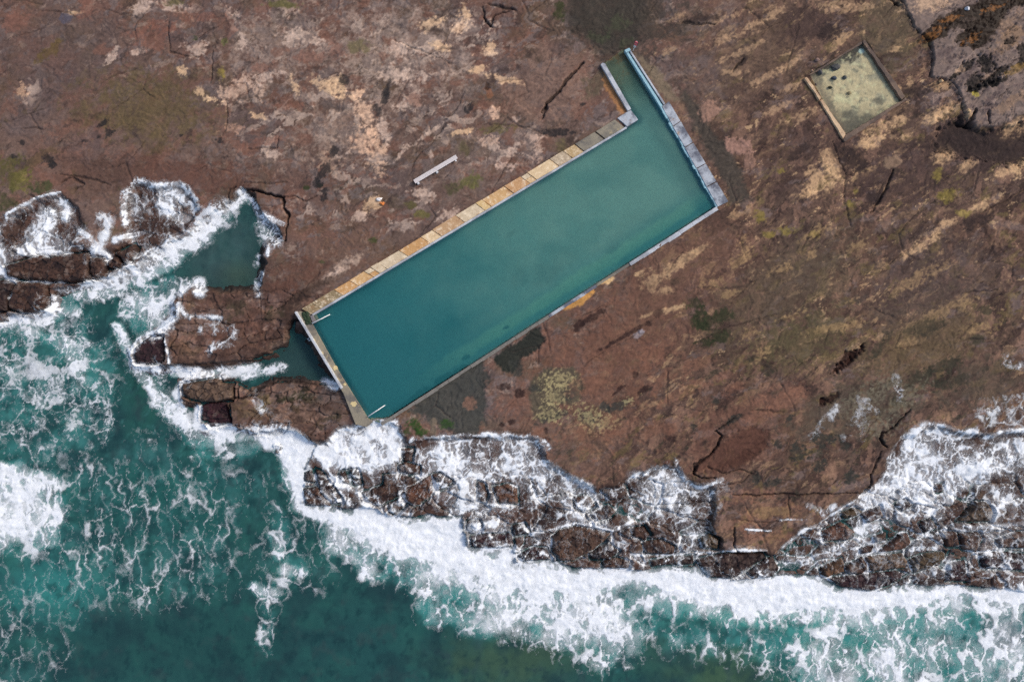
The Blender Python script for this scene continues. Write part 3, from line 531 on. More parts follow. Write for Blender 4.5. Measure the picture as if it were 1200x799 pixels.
RF = np.full(SHP, -1, f32)         # how much of each rock the foam covers
RING = np.zeros(SHP, f32)
ROCKMESH = []
for k, (poly, top, fo, col, lab, grp) in enumerate(ROCKS):
    xs = [p[0] for p in poly]; ys = [p[1] for p in poly]
    sl = box(min(xs) - 7, min(ys) - 7, max(xs) + 7, max(ys) + 7, True)
    X = SX[sl]; Y = SY[sl]
    d = sdf(poly, X + .9 * w2x[sl], Y + .9 * w2y[sl])
    ta = (k * 2.4) % 6.283; cx = sum(xs) / len(xs); cy = sum(ys) / len(ys); ext = max(max(xs) - min(xs), max(ys) - min(ys))
    facet = worley((X + 2 * w1x[sl]) / 9 + k, (Y + 2 * w1y[sl]) / 7, k % 17)
    z = SEA + top + .16 * top * ((X - cx) * math.cos(ta) + (Y - cy) * math.sin(ta)) / ext * 2
    z = z + .30 * (_r1[facet[2]] - .5) + .16 * (facet[0] - .4) - .14 * sstep(.12, 0, facet[1] - facet[0]) + .12 * nA[sl] + .04 * nF[sl]
    z = z - .20 * sstep(-3.2, -.4, d) - 1.5 * sstep(-.9, 2.6, d)
    keep = d < 2.6
    RH[sl] = np.where(keep, np.maximum(RH[sl], z), RH[sl])
    RF[sl] = np.where(d < .5, fo, RF[sl]); RING[sl] = np.maximum(RING[sl], np.where((d >= .2) & (d < 5), sstep(4.5, 1.0, d), 0))
    cc = np.empty(X.shape + (3,), f32); cc[:] = np.array(lin(col), f32)
    mixc(cc, (44, 36, 36), .75 * sstep(0, .45, nA[sl] + .4 * nS[sl]))
    mixc(cc, (126, 110, 100), .5 * sstep(.2, .5, -nA[sl] + .3 * nF[sl]))
    mixc(cc, (30, 25, 25), .7 * sstep(.11, .0, facet[1] - facet[0])); mixc(cc, (34, 28, 28), .4 * sstep(.3, .05, _r2[facet[2]]))
    cc *= (1 + .25 * nF[sl])[..., None]
    ROCKMESH.append((sl, z, keep, cc, lab, grp, cx, cy))
# the ground under a separate rock lies low so the rock stands on it
H = np.where((RH > -8) & (cd > -4), np.minimum(H, np.maximum(RH - .35, SEA - .3)), H)

# ------------------------------------------------------------------ foam
F = np.zeros(SHP, f32); STR = np.zeros(SHP, f32)
def fp(poly, amt, soft=14, wob=6):
    xs = [p[0] for p in poly]; ys = [p[1] for p in poly]; q = soft + wob * 2 + 3
    sl = box(min(xs) - q, min(ys) - q, max(xs) + q, max(ys) + q, True)
    d = sdf(poly, SX[sl] + wob * w1x[sl], SY[sl] + wob * w1y[sl])
    m = amt * sstep(soft * .5, -soft * .5, d)
    F[sl] = np.maximum(F[sl], m)
def fl_(line, w, amt, wob=6):
    xs = [p[0] for p in line]; ys = [p[1] for p in line]; q = w * 1.6 + wob * 2 + 3
    sl = box(min(xs) - q, min(ys) - q, max(xs) + q, max(ys) + q, True)
    d, t = ldist(line, SX[sl] + wob * w1x[sl], SY[sl] + wob * w1y[sl])
    m = amt * sstep(w * 1.25, w * .25, d)
    F[sl] = np.maximum(F[sl], m)
# broad lace
fp([(-300, 380), (60, 372), (110, 380), (150, 420), (135, 470), (140, 520), (110, 545), (60, 545), (-300, 545)], .37, 40, 16)
fp([(70, 520), (160, 530), (280, 545), (290, 600), (280, 690), (180, 720), (90, 710), (40, 690)], .29, 50, 16)
fp([(-300, 640), (60, 650), (110, 690), (80, 770), (60, 860), (-300, 900)], .22, 40, 14)
fp([(150, 500), (230, 520), (320, 560), (300, 600), (200, 560), (130, 545)], .26, 30, 12)
fp([(60, 640), (240, 610), (270, 650), (190, 700), (120, 690)], .3, 30, 12)
# wave at left
fp([(-300, 540), (0, 542), (30, 544), (62, 556), (88, 580), (86, 620), (62, 645), (48, 658), (20, 640), (0, 655), (-300, 690)], .72, 56, 16)
fp([(-300, 538), (0, 541), (40, 547), (75, 565), (60, 590), (20, 580), (-300, 580)], .98, 34, 12)
fp([(-300, 600), (0, 600), (30, 612), (20, 632), (-300, 650)], .95, 16, 8)
# upper left wash
fp([(-300, 262), (0, 262), (8, 258), (30, 243), (60, 230), (78, 228), (92, 245), (95, 262), (112, 272), (108, 298), (70, 300), (30, 303), (0, 328), (-300, 335)], .42, 10, 6)
fp([(48, 240), (70, 245), (66, 280), (45, 298), (30, 290), (40, 262)], .78, 16, 7)
fp([(70, 232), (84, 236), (82, 262), (72, 262)], .85, 8, 4)
fp([(-60, 285), (0, 280), (14, 295), (10, 322), (-60, 330)], .85, 12, 6)
fl_([(9, 265), (14, 254), (30, 243), (60, 230), (77, 227)], 2.0, .8, 2)
fl_([(62, 296), (85, 300)], 4, .95, 2); fl_([(110, 303), (122, 290), (128, 272), (130, 255)], 9, .50, 4); fl_([(111, 300), (120, 292), (130, 306)], 6, 1., 2)
fl_([(95, 270), (118, 287), (112, 296)], 5, .75, 4); fl_([(118, 262), (122, 254), (134, 254)], 7, .42, 3)
fl_([(10, 326), (16, 322), (18, 328)], 5, 1.1, 1); fl_([(20, 340), (14, 350)], 2, .8, 1); fl_([(0, 330), (60, 332), (130, 327)], 2.2, .8, 1)
fp([(149, 252), (150, 224), (165, 212), (190, 219), (214, 217), (235, 234), (240, 250), (225, 268), (190, 292), (166, 290), (148, 284)], .34, 8, 6)
fl_([(149, 262), (150, 228), (166, 213), (186, 219), (214, 218), (232, 234)], 5, .62, 4); fl_([(200, 226), (228, 244), (214, 256), (192, 240)], 13, .66, 5); fl_([(140, 282), (150, 278), (176, 272)], 5, .6, 3); fl_([(160, 300), (185, 292)], 6, .6, 3)
# band along the ridge into the inlet
fl_([(66, 356), (100, 342), (130, 334), (165, 322), (195, 304), (225, 280), (262, 250)], 19, .64, 7)
fl_([(165, 330), (210, 300), (255, 262)], 10, .78, 6)
fl_([(262, 248), (284, 236), (285, 227)], 6, .7, 3); fl_([(284, 228), (300, 240), (304, 254), (318, 256), (334, 264)], 5, .62, 3); fl_([(306, 262), (312, 285), (328, 284)], 9, .5, 3); fl_([(318, 290), (317, 300)], 3, 1., 1); fl_([(310, 322), (300, 338), (303, 344)], 7, .55, 3); fl_([(304, 300), (300, 310)], 5, .45, 3)
fp([(296, 236), (330, 262), (334, 284), (312, 290), (302, 262)], .45, 8, 4)
# swirls in front of the outcrops
fp([(145, 345), (170, 330), (215, 325), (240, 335), (225, 345), (205, 352), (208, 372), (170, 398), (155, 392), (140, 370)], .50, 12, 6)
fl_([(215, 338), (235, 330), (240, 342)], 8, .7, 4); fl_([(145, 355), (158, 350), (175, 342), (200, 328)], 10, .55, 5)
fl_([(138, 385), (148, 405), (158, 430), (180, 458), (205, 480)], 9, .72, 4); fl_([(206, 376), (190, 386), (165, 398), (155, 414)], 7, .95, 3); fl_([(160, 428), (186, 432)], 7, 1.05, 3)
fl_([(186, 430), (186, 470), (194, 480)], 14, .5, 5); fl_([(205, 435), (240, 440), (270, 434), (300, 432)], 9, .85, 4); fl_([(285, 440), (310, 436), (332, 430)], 7, .62, 4); fl_([(222, 446), (206, 462), (214, 480)], 8, .7, 4)
fl_([(213, 372), (214, 356), (220, 366), (228, 372)], 4, .75, 2); fl_([(228, 370), (262, 374)], 4, .6, 2); fl_([(196, 396), (202, 412), (204, 424)], 2.2, .9, 1); fl_([(240, 388), (262, 382), (275, 385), (276, 395)], 8, .45, 4); fl_([(250, 412), (255, 403), (275, 405)], 6, .55, 3); fl_([(180, 398), (200, 390), (206, 384)], 6, .5, 3)
fl_([(378, 446), (396, 452)], 5, .95, 3); fl_([(300, 462), (312, 478), (322, 490)], 8, .38, 4)
fl_([(234, 480), (230, 500), (243, 502), (275, 500)], 6, .85, 3)
fl_([(200, 480), (235, 515), (270, 510), (330, 505)], 17, .62, 6); fl_([(230, 530), (270, 530), (300, 520)], 15, .42, 6); fl_([(235, 545), (250, 560)], 9, .42, 5)
# left sea strands near boulders
fl_([(0, 378), (60, 372), (86, 364)], 13, .72, 6); fl_([(10, 385), (50, 392), (80, 410), (95, 440), (108, 450)], 11, .52, 6); fl_([(98, 396), (112, 412), (110, 432)], 4, .5, 3); fl_([(60, 395), (90, 405), (100, 430)], 10, .5, 5)
# tendrils
fl_([(322, 600), (330, 640), (350, 672), (325, 690)], 20, .36, 12); fl_([(350, 672), (322, 688), (310, 700), (315, 720), (312, 748)], 17, .37, 12); fp([(330, 590), (370, 600), (410, 650), (400, 690), (350, 700), (300, 700), (290, 650), (310, 600)], .21, 30, 12); fl_([(336, 666), (352, 672)], 12, .62, 6); fl_([(298, 690), (322, 692)], 12, .52, 6); fl_([(318, 630), (326, 650)], 12, .5, 6)
# main surf
CORE = [(300, 505), (332, 503), (352, 507), (372, 523), (362, 548), (358, 594), (390, 596), (440, 596), (460, 606), (545, 606), (553, 645), (605, 659), (740, 668), (815, 664), (830, 679), (905, 678), (960, 674), (985, 690), (1060, 687), (1140, 686), (1290, 694),
        (1290, 716), (1190, 706), (1130, 700), (1100, 704), (1060, 712), (1000, 724), (960, 715), (920, 722), (860, 718), (800, 706), (766, 690), (742, 680), (720, 692), (660, 696), (600, 690), (540, 672), (480, 655), (430, 632), (390, 618), (352, 600), (336, 572), (330, 540), (305, 520)]
fp([(292, 508), (322, 510), (340, 600), (368, 612), (388, 652), (430, 680), (476, 690), (500, 734), (540, 744), (580, 750), (610, 752), (662, 775), (702, 790), (728, 785), (734, 752), (750, 722), (790, 730), (820, 722), (860, 745), (880, 725), (915, 735), (930, 810), (1000, 860), (1300, 900), (1300, 680), (700, 660), (360, 560)], .55, 26, 9)
fp([(330, 560), (345, 596), (400, 630), (450, 665), (520, 690), (600, 712), (680, 735), (725, 745), (740, 690), (780, 712), (850, 728), (930, 735), (1000, 740), (1100, 722), (1200, 725), (1300, 740), (1300, 680), (960, 680), (700, 665), (540, 610), (360, 590)], .74, 30, 10)
fp([(350, 596), (400, 622), (470, 662), (540, 690), (600, 720), (660, 745), (722, 752), (738, 700), (700, 670), (560, 620), (400, 596)], .92, 26, 10)
fp([(715, 735), (760, 712), (850, 738), (940, 728), (960, 800), (930, 812), (880, 782), (820, 768), (765, 765), (730, 780)], .47, 44, 15)
fp(CORE, 1.25, 20, 7)
fp([(575, 705), (620, 700), (690, 712), (725, 722), (722, 745), (690, 750), (640, 738), (590, 728)], .86, 20, 8)
fp([(1030, 735), (1060, 730), (1070, 790), (1045, 800), (1020, 790)], .7, 20, 8); fp([(915, 745), (945, 750), (950, 799), (930, 799)], .62, 20, 8); fp([(960, 750), (1000, 745), (1010, 799), (970, 799)], .5, 20, 8)
# surf breaking on the platform edge
fp([(382, 520), (400, 502), (428, 491), (455, 490), (468, 487), (477, 514), (500, 517), (530, 509), (560, 513), (600, 509), (622, 507), (641, 524), (645, 541), (655, 552), (640, 566), (600, 562), (560, 570), (530, 560), (490, 548), (440, 556), (380, 550), (366, 530)], .60, 9, 5)
fp([(366, 530), (382, 518), (400, 502), (430, 491), (458, 490), (468, 490), (474, 516), (478, 530), (460, 545), (420, 548), (380, 548)], .92, 6, 4)
fp([(478, 524), (520, 518), (540, 512), (560, 515), (555, 540), (525, 555), (500, 545)], .72, 10, 5); fl_([(516, 520), (530, 545), (545, 570), (540, 590), (530, 600)], 8, .95, 4)
fl_([(478, 516), (530, 510), (600, 510), (622, 508), (640, 524)], 4, .72, 10); fl_([(560, 540), (600, 548), (640, 540)], 8, .8, 4); fl_([(420, 560), (360, 562), (362, 548)], 6, .9, 3)
fl_([(488, 558), (500, 556), (492, 570), (455, 592)], 3.4, 1.05, 1.5); fl_([(388, 565), (420, 572), (428, 590)], 7, 1.0, 3); fl_([(385, 548), (400, 575), (412, 590)], 2, .9, 1)
fp([(430, 548), (470, 540), (560, 560), (640, 562), (650, 545), (700, 575), (740, 560), (770, 545), (792, 540), (800, 560), (822, 570), (848, 561), (850, 572), (836, 600), (832, 640), (850, 652), (820, 664), (740, 664), (650, 656), (605, 656), (550, 640), (545, 604), (470, 600), (420, 590)], .46, 26, 7)
fl_([(645, 540), (662, 556), (690, 570), (700, 590)], 7, .62, 4); fl_([(660, 580), (672, 600), (690, 612)], 9, .7, 4); fl_([(600, 592), (560, 588), (540, 600)], 4, .75, 3); fl_([(620, 625), (650, 618), (680, 612), (716, 622), (760, 598)], 3, 1.0, 1.5); fl_([(712, 628), (690, 646), (665, 656)], 2.6, 1.0, 1.2); fl_([(560, 616), (590, 610), (596, 620), (575, 624)], 8, .75, 3)
fl_([(700, 612), (745, 585), (765, 580)], 5, .62, 3); fl_([(745, 650), (800, 648), (815, 646)], 2.4, .95, 1.2); fl_([(755, 632), (780, 630)], 1.6, .9, 1)
fp([(760, 552), (772, 540), (790, 538), (802, 562), (815, 585), (820, 615), (815, 630), (790, 625), (770, 590)], .56, 24, 8); fl_([(790, 540), (800, 562), (815, 570), (845, 560)], 4, .72, 3); fl_([(735, 563), (768, 545)], 5, .6, 3)
fl_([(818, 648), (860, 642), (895, 642)], 2.6, .9, 1.2); fl_([(905, 650), (870, 672), (858, 678)], 2.6, .95, 1.2); fl_([(870, 617), (900, 619)], 1.4, .9, 1); fl_([(910, 607), (945, 606)], 1.4, .6, 1)
# right-hand wash
fp([(905, 652), (925, 630), (962, 606), (1000, 584), (1028, 556), (1046, 520), (1078, 499), (1110, 495), (1146, 508), (1168, 506), (1200, 500), (1300, 495), (1300, 690), (960, 674)], .50, 14, 6)
fp([(1055, 515), (1080, 502), (1108, 500), (1120, 515), (1160, 520), (1185, 510), (1210, 520), (1180, 550), (1150, 570), (1130, 580), (1090, 600), (1040, 612), (1020, 600), (1040, 560)], .70, 14, 6)
fl_([(1030, 560), (1048, 518), (1080, 500), (1110, 496), (1146, 509)], 4, .7, 9); fl_([(1150, 512), (1165, 507), (1200, 501), (1300, 495)], 5, .95, 3); fp([(1130, 545), (1160, 530), (1165, 555), (1140, 575)], .9, 12, 5)
fp([(1010, 600), (1060, 575), (1110, 580), (1105, 600), (1060, 612), (1030, 625), (1000, 640), (960, 655), (960, 640), (990, 625)], .78, 14, 6)
fl_([(915, 640), (945, 615), (958, 612), (965, 650)], 5, .8, 3); fl_([(930, 628), (1000, 584)], 2.5, .8, 2); fl_([(942, 588), (962, 600), (975, 592)], 5, .5, 3); fl_([(1020, 645), (1060, 645), (1095, 642)], 4, .9, 3); fl_([(920, 660), (955, 655)], 14, .62, 4); fp([(1100, 590), (1200, 585), (1210, 620), (1130, 615)], .52, 10, 5); fl_([(1120, 614), (1165, 616), (1200, 610)], 4, .8, 3); fl_([(1085, 620), (1100, 605)], 6, .7, 3)
# thin threads draining over the flat rock
for l in [[(1012, 466), (1015, 490), (1005, 510)], [(975, 480), (960, 495), (950, 508)], [(990, 505), (1005, 480), (1000, 465)], [(1020, 480), (1000, 500), (985, 512)], [(1045, 440), (1050, 470)], [(1140, 470), (1150, 490), (1165, 498)], [(1170, 420), (1190, 430), (1200, 425)], [(1140, 490), (1160, 478), (1185, 470)]]:
    fl_(l, 7, .26, 6)
fp([(1130, 470), (1200, 460), (1240, 500), (1150, 505)], .36, 12, 6)
STR = sstep(500, 560, SY) * .9
wash = shelf * sstep(-2, 2, cd)

# foam strands: nets and ridged filaments, running down the picture in the open sea
q1x, q1y = fbm(SX / 16, SY / 16, 151, 3), fbm(SX / 16, SY / 16, 157, 3)
def lace(cell, seed, sy=1.0, ang=0, wp=1.0):
    a = R(ang); x = SX + (w1x * 6 + q1x * 5 + w2x * 2) * wp; y = SY + (w1y * 6 + q1y * 5 + w2y * 2) * wp
    u = x * math.cos(a) - y * math.sin(a); v = x * math.sin(a) + y * math.cos(a)
    f1, f2, _ = worley(u / cell, v / (cell * sy), seed)
    return f2 - f1
def ridge(cell, seed, sy=1.0, ang=0, octv=3, wp=1.0):
    a = R(ang); x = SX + (q1x * 4 + w2x * 2) * wp; y = SY + (q1y * 4 + w2y * 2) * wp
    u = x * math.cos(a) - y * math.sin(a); v = x * math.sin(a) + y * math.cos(a)
    return np.abs(fbm(u / cell, v / (cell * sy), seed, octv, .6)) * 1.6
act = F > .02
qs = np.linspace(0, 1, 129)
def rank(d): return np.interp(d, np.quantile(d[::5, ::5][act[::5, ::5]], qs), qs).astype(f32)
k = STR * (1 - .7 * sstep(360, 520, SX) * sstep(800, 600, SY))
n60 = fbm(SX / 55, SY / 55, 161, 4, .55)
th1 = .35 + 1.5 * sstep(-.45, .5, fbm(SX / 28, SY / 28, 163, 4)); th2 = .4 + 1.3 * sstep(-.4, .45, fbm(SX / 13, SY / 16, 165, 4))
Da = np.minimum(lace(36, 2, 1.2, 20, 2.2) * 1.1, .03 + 1.0 * ridge(30, 187, 1.2, 10, 4, 2.5)) * (1 - k) + lace(14, 4, 2.6, 8, 1.1) * k; Dm = lace(12, 6, 1, 0, 1.2) * (1 - k) + lace(8, 14, 2.2, 8) * k
Dn = lace(6, 16, 1, 0, .9) * (1 - k) + lace(4.6, 18, 1.9, 8, .8) * k
D = np.minimum(np.minimum(Da * th1 * .8, .05 + Dm * .85 * th2), .17 + Dn * .8 * th1)
D = D * (.8 + .4 * sstep(-.5, .5, w2x))
Dw = np.minimum(np.minimum(lace(13, 8, 1.7, 12, 1.5) * th2 * .8, .05 + lace(7.5, 20, 1.5, 20, 1.3) * th1 * .8), .14 + .8 * ridge(9, 177, 1.7, 15))
D = rank(D) * (1 - wash) + rank(Dw) * wash
lowl = BLKM * sstep(588, 612, SY) * sstep(380, 520, SX); F = np.maximum(F * (1 - .06 * BLKM - .11 * lowl), .66 * GAP * sstep(.1, .3, F)); F = F + .07 * wash * (1 - lowl) * sstep(.1, .4, F); F = np.maximum(F, (.62 + .4 * nA) * RING * sstep(.12, .35, F))
n30 = fbm(SX / 34, SY / 34, 97, 4); n8 = fbm(SX / 9, SY / 9, 99, 4, .6)
onrock = (RF >= 0)
Fe = np.where(onrock, np.minimum(F, RF * (1.25 + 1.0 * n8) + .08), F)
cov = np.clip(Fe, 0, 1.2) ** 1.5
cov = cov + (.30 * n30 + .10 * n8 + (.26 + .22 * wash) * n60) * np.clip(Fe * 1.6, 0, 1) * sstep(1.2, .8, Fe)
soft = .12 + .20 * np.clip(cov, 0, .8) + .10 * wash
core = sstep(-.06, 1., (cov - D) / soft)
halo = sstep(-.42, .10, cov - D)
veil = sstep(-.2, .7, dirn(80, 26, 7, 181, 5, .62, 14) + .8 * n60) * (1 - wash) + sstep(-.2, .6, fbm(SX / 7, SY / 18, 183, 5, .62) + .7 * n60) * wash
amax = .50 + .50 * sstep(.08, .60, cov)
A = np.maximum(core * amax, .30 * halo * (.35 + .65 * veil)) * sstep(.04, .18, Fe)
A = np.maximum(A, (.20 + .45 * veil) * sstep(.12, .65, cov) * sstep(.22, .6, Fe) * (1 - .35 * wash) * (1 - .7 * onrock))
A = 1 - (1 - A) * (1 - .36 * blur(A * sstep(.25, .75, cov), 5) * (1 - onrock * .6))
A = np.clip(A * (.92 + .22 * n8), 0, 1)
A = np.where(pd < 1, A * (sd < 6), A)

# ------------------------------------------------------------------ mesh builders
def link(name, me, mat, parent=None):
    o = bpy.data.objects.new(name, me); COL.objects.link(o)
    if mat: me.materials.append(mat)
    if parent is not None: o.parent = parent
    return o
def gridmesh(name, X, Y, Z, keep=None, attrs=None, smooth=True):
    n, m = Z.shape
    idx = np.arange(n * m, dtype=np.int32).reshape(n, m)
    q = np.stack([idx[1:, :-1], idx[1:, 1:], idx[:-1, 1:], idx[:-1, :-1]], -1).reshape(-1, 4)
    if keep is not None:
        kf = (keep[1:, :-1] & keep[1:, 1:] & keep[:-1, 1:] & keep[:-1, :-1]).reshape(-1); q = q[kf]
    used = np.unique(q); rem = np.zeros(n * m, np.int32); rem[used] = np.arange(len(used), dtype=np.int32)
    q = rem[q]
    co = np.stack([X, Y, Z], -1).reshape(-1, 3)[used].astype(f32)
    me = bpy.data.meshes.new(name)
    me.vertices.add(len(co)); me.vertices.foreach_set('co', co.ravel())
    me.loops.add(q.size); me.loops.foreach_set('vertex_index', q.ravel().astype(np.int32))
    me.polygons.add(len(q)); me.polygons.foreach_set('loop_start', np.arange(0, q.size, 4, dtype=np.int32))
    me.polygons.foreach_set('loop_total', np.full(len(q), 4, np.int32))
    me.polygons.foreach_set('use_smooth', np.full(len(q), smooth, bool))
    me.update(calc_edges=True)
    for an, (typ, arr) in (attrs or {}).items():
        at = me.attributes.new(an, typ, 'POINT')
        if typ == 'FLOAT_COLOR':
            v = np.ones((len(used), 4), f32); v[:, :3] = arr.reshape(-1, 3)[used]
            at.data.foreach_set('color', v.ravel())
        else:
            at.data.foreach_set('value', arr.reshape(-1)[used].astype(f32))
    return me

# ------------------------------------------------------------------ materials
def mat(name):
    m = bpy.data.materials.new(name); m.use_nodes = True
    nt = m.node_tree; nt.nodes.clear()
    out = nt.nodes.new('ShaderNodeOutputMaterial'); b = nt.nodes.new('ShaderNodeBsdfPrincipled')
    nt.links.new(b.outputs[0], out.inputs[0])
    return m, nt, b, out
def node(nt, t, **kw):
    n = nt.nodes.new(t)
    for k_, v in kw.items(): setattr(n, k_, v)
    return n
def noise(nt, scale, detail=6, rough=.6, vec=None):
    n = node(nt, 'ShaderNodeTexNoise'); n.inputs['Scale'].default_value = scale; n.inputs['Detail'].default_value = detail; n.inputs['Roughness'].default_value = rough
    if vec is None:
        g = node(nt, 'ShaderNodeNewGeometry'); nt.links.new(g.outputs['Position'], n.inputs['Vector'])
    return n
def mulc(nt, colsock, fac, lo, hi):
    mr = node(nt, 'ShaderNodeMapRange'); mr.inputs['From Min'].default_value = .3; mr.inputs['From Max'].default_value = .7
    mr.inputs['To Min'].default_value = lo; mr.inputs['To Max'].default_value = hi
    nt.links.new(fac, mr.inputs['Value'])
    mx = node(nt, 'ShaderNodeMix', data_type='RGBA', blend_type='MULTIPLY'); mx.inputs[0].default_value = 1
    nt.links.new(colsock, mx.inputs[6]); nt.links.new(mr.outputs[0], mx.inputs[7])
    return mx.outputs[2]
def rockmat(name, bump=.5):
    m, nt, b, out = mat(name)
    a = node(nt, 'ShaderNodeAttribute', attribute_name='Col')
    n1 = noise(nt, 2.2, 8, .7); n2 = noise(nt, 9, 6, .7)
    c = mulc(nt, a.outputs['Color'], n1.outputs[0], .78, 1.22); c = mulc(nt, c, n2.outputs[0], .82, 1.18)
    nt.links.new(c, b.inputs['Base Color'])
    w = node(nt, 'ShaderNodeAttribute', attribute_name='Wet')
    mr = node(nt, 'ShaderNodeMapRange'); mr.inputs['To Min'].default_value = .88; mr.inputs['To Max'].default_value = .42
    nt.links.new(w.outputs['Fac'], mr.inputs['Value']); nt.links.new(mr.outputs[0], b.inputs['Roughness'])
    b.inputs['Specular IOR Level'].default_value = .14
    n3 = noise(nt, 1.6, 12, .62)
    bp = node(nt, 'ShaderNodeBump'); bp.inputs['Strength'].default_value = bump; bp.inputs['Distance'].default_value = .05
    nt.links.new(n3.outputs[0], bp.inputs['Height']); nt.links.new(bp.outputs[0], b.inputs['Normal'])
    return m
M_ROCK = rockmat('platform_rock', .28); M_SURF = rockmat('wet_surf_rock', .6)

def plain(name, col, rough=.8, scale=4., lo=.85, hi=1.15, bump=.2, metal=0.):
    m, nt, b, out = mat(name)
    rgb = node(nt, 'ShaderNodeRGB'); rgb.outputs[0].default_value = (*lin(col), 1)
    n1 = noise(nt, scale, 7, .65)
    nt.links.new(mulc(nt, rgb.outputs[0], n1.outputs[0], lo, hi), b.inputs['Base Color'])
    b.inputs['Roughness'].default_value = rough; b.inputs['Metallic'].default_value = metal
    bp = node(nt, 'ShaderNodeBump'); bp.inputs['Strength'].default_value = bump; bp.inputs['Distance'].default_value = .03
    nt.links.new(n1.outputs[0], bp.inputs['Height']); nt.links.new(bp.outputs[0], b.inputs['Normal'])
    return m

def watermat(name, rough=.12, bump=.25, bscale=1.2):
    m, nt, b, out = mat(name)
    a = node(nt, 'ShaderNodeAttribute', attribute_name='Col'); nt.links.new(a.outputs['Color'], b.inputs['Base Color'])
    b.inputs['Roughness'].default_value = rough; b.inputs['IOR'].default_value = 1.33
    n1 = noise(nt, bscale, 5, .6)
    bp = node(nt, 'ShaderNodeBump'); bp.inputs['Strength'].default_value = bump; bp.inputs['Distance'].default_value = .15
    nt.links.new(n1.outputs[0], bp.inputs['Height']); nt.links.new(bp.outputs[0], b.inputs['Normal'])
    o = node(nt, 'ShaderNodeAttribute', attribute_name='Opac')
    t = node(nt, 'ShaderNodeBsdfTransparent'); dp = node(nt, 'ShaderNodeAttribute', attribute_name='Depth'); tm = node(nt, 'ShaderNodeMix', data_type='RGBA')
    tm.inputs[6].default_value = (.95, .97, .94, 1); tm.inputs[7].default_value = (.50, .79, .83, 1); nt.links.new(dp.outputs['Fac'], tm.inputs[0]); nt.links.new(tm.outputs[2], t.inputs[0])
    mx = node(nt, 'ShaderNodeMixShader')
    nt.links.new(o.outputs['Fac'], mx.inputs[0]); nt.links.new(t.outputs[0], mx.inputs[1]); nt.links.new(b.outputs[0], mx.inputs[2])
    nt.links.new(mx.outputs[0], out.inputs[0])
    return m
M_SEA = watermat('sea_water'); M_POOL = watermat('pool_water', .08, .06, 1.6)

m, nt, b, out = mat('foam'); M_FOAM = m
b.inputs['Base Color'].default_value = (.90, .915, .93, 1); b.inputs['Roughness'].default_value = .7
a = node(nt, 'ShaderNodeAttribute', attribute_name='Alpha'); n1 = noise(nt, 7, 6, .7)
mr = node(nt, 'ShaderNodeMapRange'); mr.inputs['From Min'].default_value = .3; mr.inputs['From Max'].default_value = .7; mr.inputs['To Min'].default_value = -.14; mr.inputs['To Max'].default_value = .14
nt.links.new(n1.outputs[0], mr.inputs['Value'])
ad = node(nt, 'ShaderNodeMath', operation='ADD', use_clamp=True); nt.links.new(a.outputs['Fac'], ad.inputs[0]); nt.links.new(mr.outputs[0], ad.inputs[1])
m2_ = node(nt, 'ShaderNodeMath', operation='MINIMUM', use_clamp=True)
m4 = node(nt, 'ShaderNodeMath', operation='MULTIPLY'); m4.inputs[1].default_value = 4.; nt.links.new(a.outputs['Fac'], m4.inputs[0])
nt.links.new(ad.outputs[0], m2_.inputs[0]); nt.links.new(m4.outputs[0], m2_.inputs[1])
nt.links.new(m2_.outputs[0], b.inputs['Alpha'])
bp = node(nt, 'ShaderNodeBump'); bp.inputs['Strength'].default_value = .12; bp.inputs['Distance'].default_value = .05
nt.links.new(n1.outputs[0], bp.inputs['Height']); nt.links.new(bp.outputs[0], b.inputs['Normal'])

def tag(o, label, cat, group=None):
    o['label'] = label; o['category'] = cat
    if group: o['group'] = group
    return o

# ------------------------------------------------------------------ setting: rock platform, sea, foam
o = link('rock_platform', gridmesh('rock_platform', WX, WY, H, None, {'Col': ('FLOAT_COLOR', np.clip(C, .004, .9)), 'Wet': ('FLOAT', WET)}), M_ROCK); o['kind'] = 'structure'

# sea
swell = .16 * fbm(SX / 60, SY / 40, 111, 4) + .05 * fbm(SX / 12, SY / 9, 113, 4, .6)
aer = np.clip(F, 0, 1)
SC = np.empty(SHP + (3,), f32); SC[:] = np.array(lin((38, 78, 75)), f32)
mixc(SC, (34, 62, 64), .7 * sstep(-.1, .4, fbm(SX / 80, SY / 55, 115, 5)))
mixc(SC, (42, 90, 82), .55 * sstep(0, .45, fbm(SX / 50, SY / 40, 117, 5)))
gl = fbm(SX / 26, SY / 26, 119, 5, .6)
mixc(SC, (76, 152, 146), np.clip(.80 * sstep(.16, .72, aer + .28 * gl), 0, 1) * sstep(-1, -14, cd))
for cx, cy, rx, ry, col, am in [(600, 775, 120, 40, (62, 84, 64), .8), (850, 790, 70, 40, (66, 90, 64), .8), (770, 770, 60, 30, (52, 84, 70), .6), (170, 450, 30, 60, (40, 84, 70), .6), (200, 590, 120, 60, (34, 90, 84), .5), (60, 690, 80, 50, (60, 142, 136), .55), (230, 760, 140, 50, (34, 70, 68), .6), (950, 715, 200, 30, (74, 160, 146), .65), (1000, 770, 120, 30, (50, 132, 116), .65), (1180, 740, 40, 30, (30, 62, 72), .7), (420, 760, 90, 60, (36, 76, 75), .6)]:
    mixc(SC, col, am * sstep(1.2, .1, np.hypot((SX - cx) / rx, (SY - cy) / ry) + .4 * gl))
sv = fbm(SX / 13, SY / 20, 191, 5, .65); sw_ = dirn(75, 40, 9, 193, 5, .62, 18)
mixc(SC, (66, 118, 114), .45 * sstep(.05, .6, sw_ + .5 * sv) * sstep(760, 560, SY + .3 * SX - 60)); mixc(SC, (20, 50, 54), .5 * sstep(.05, .5, -sv + .5 * sw_)); mixc(SC, (58, 74, 74), .35 * sstep(.1, .6, gl - .4 * sv))
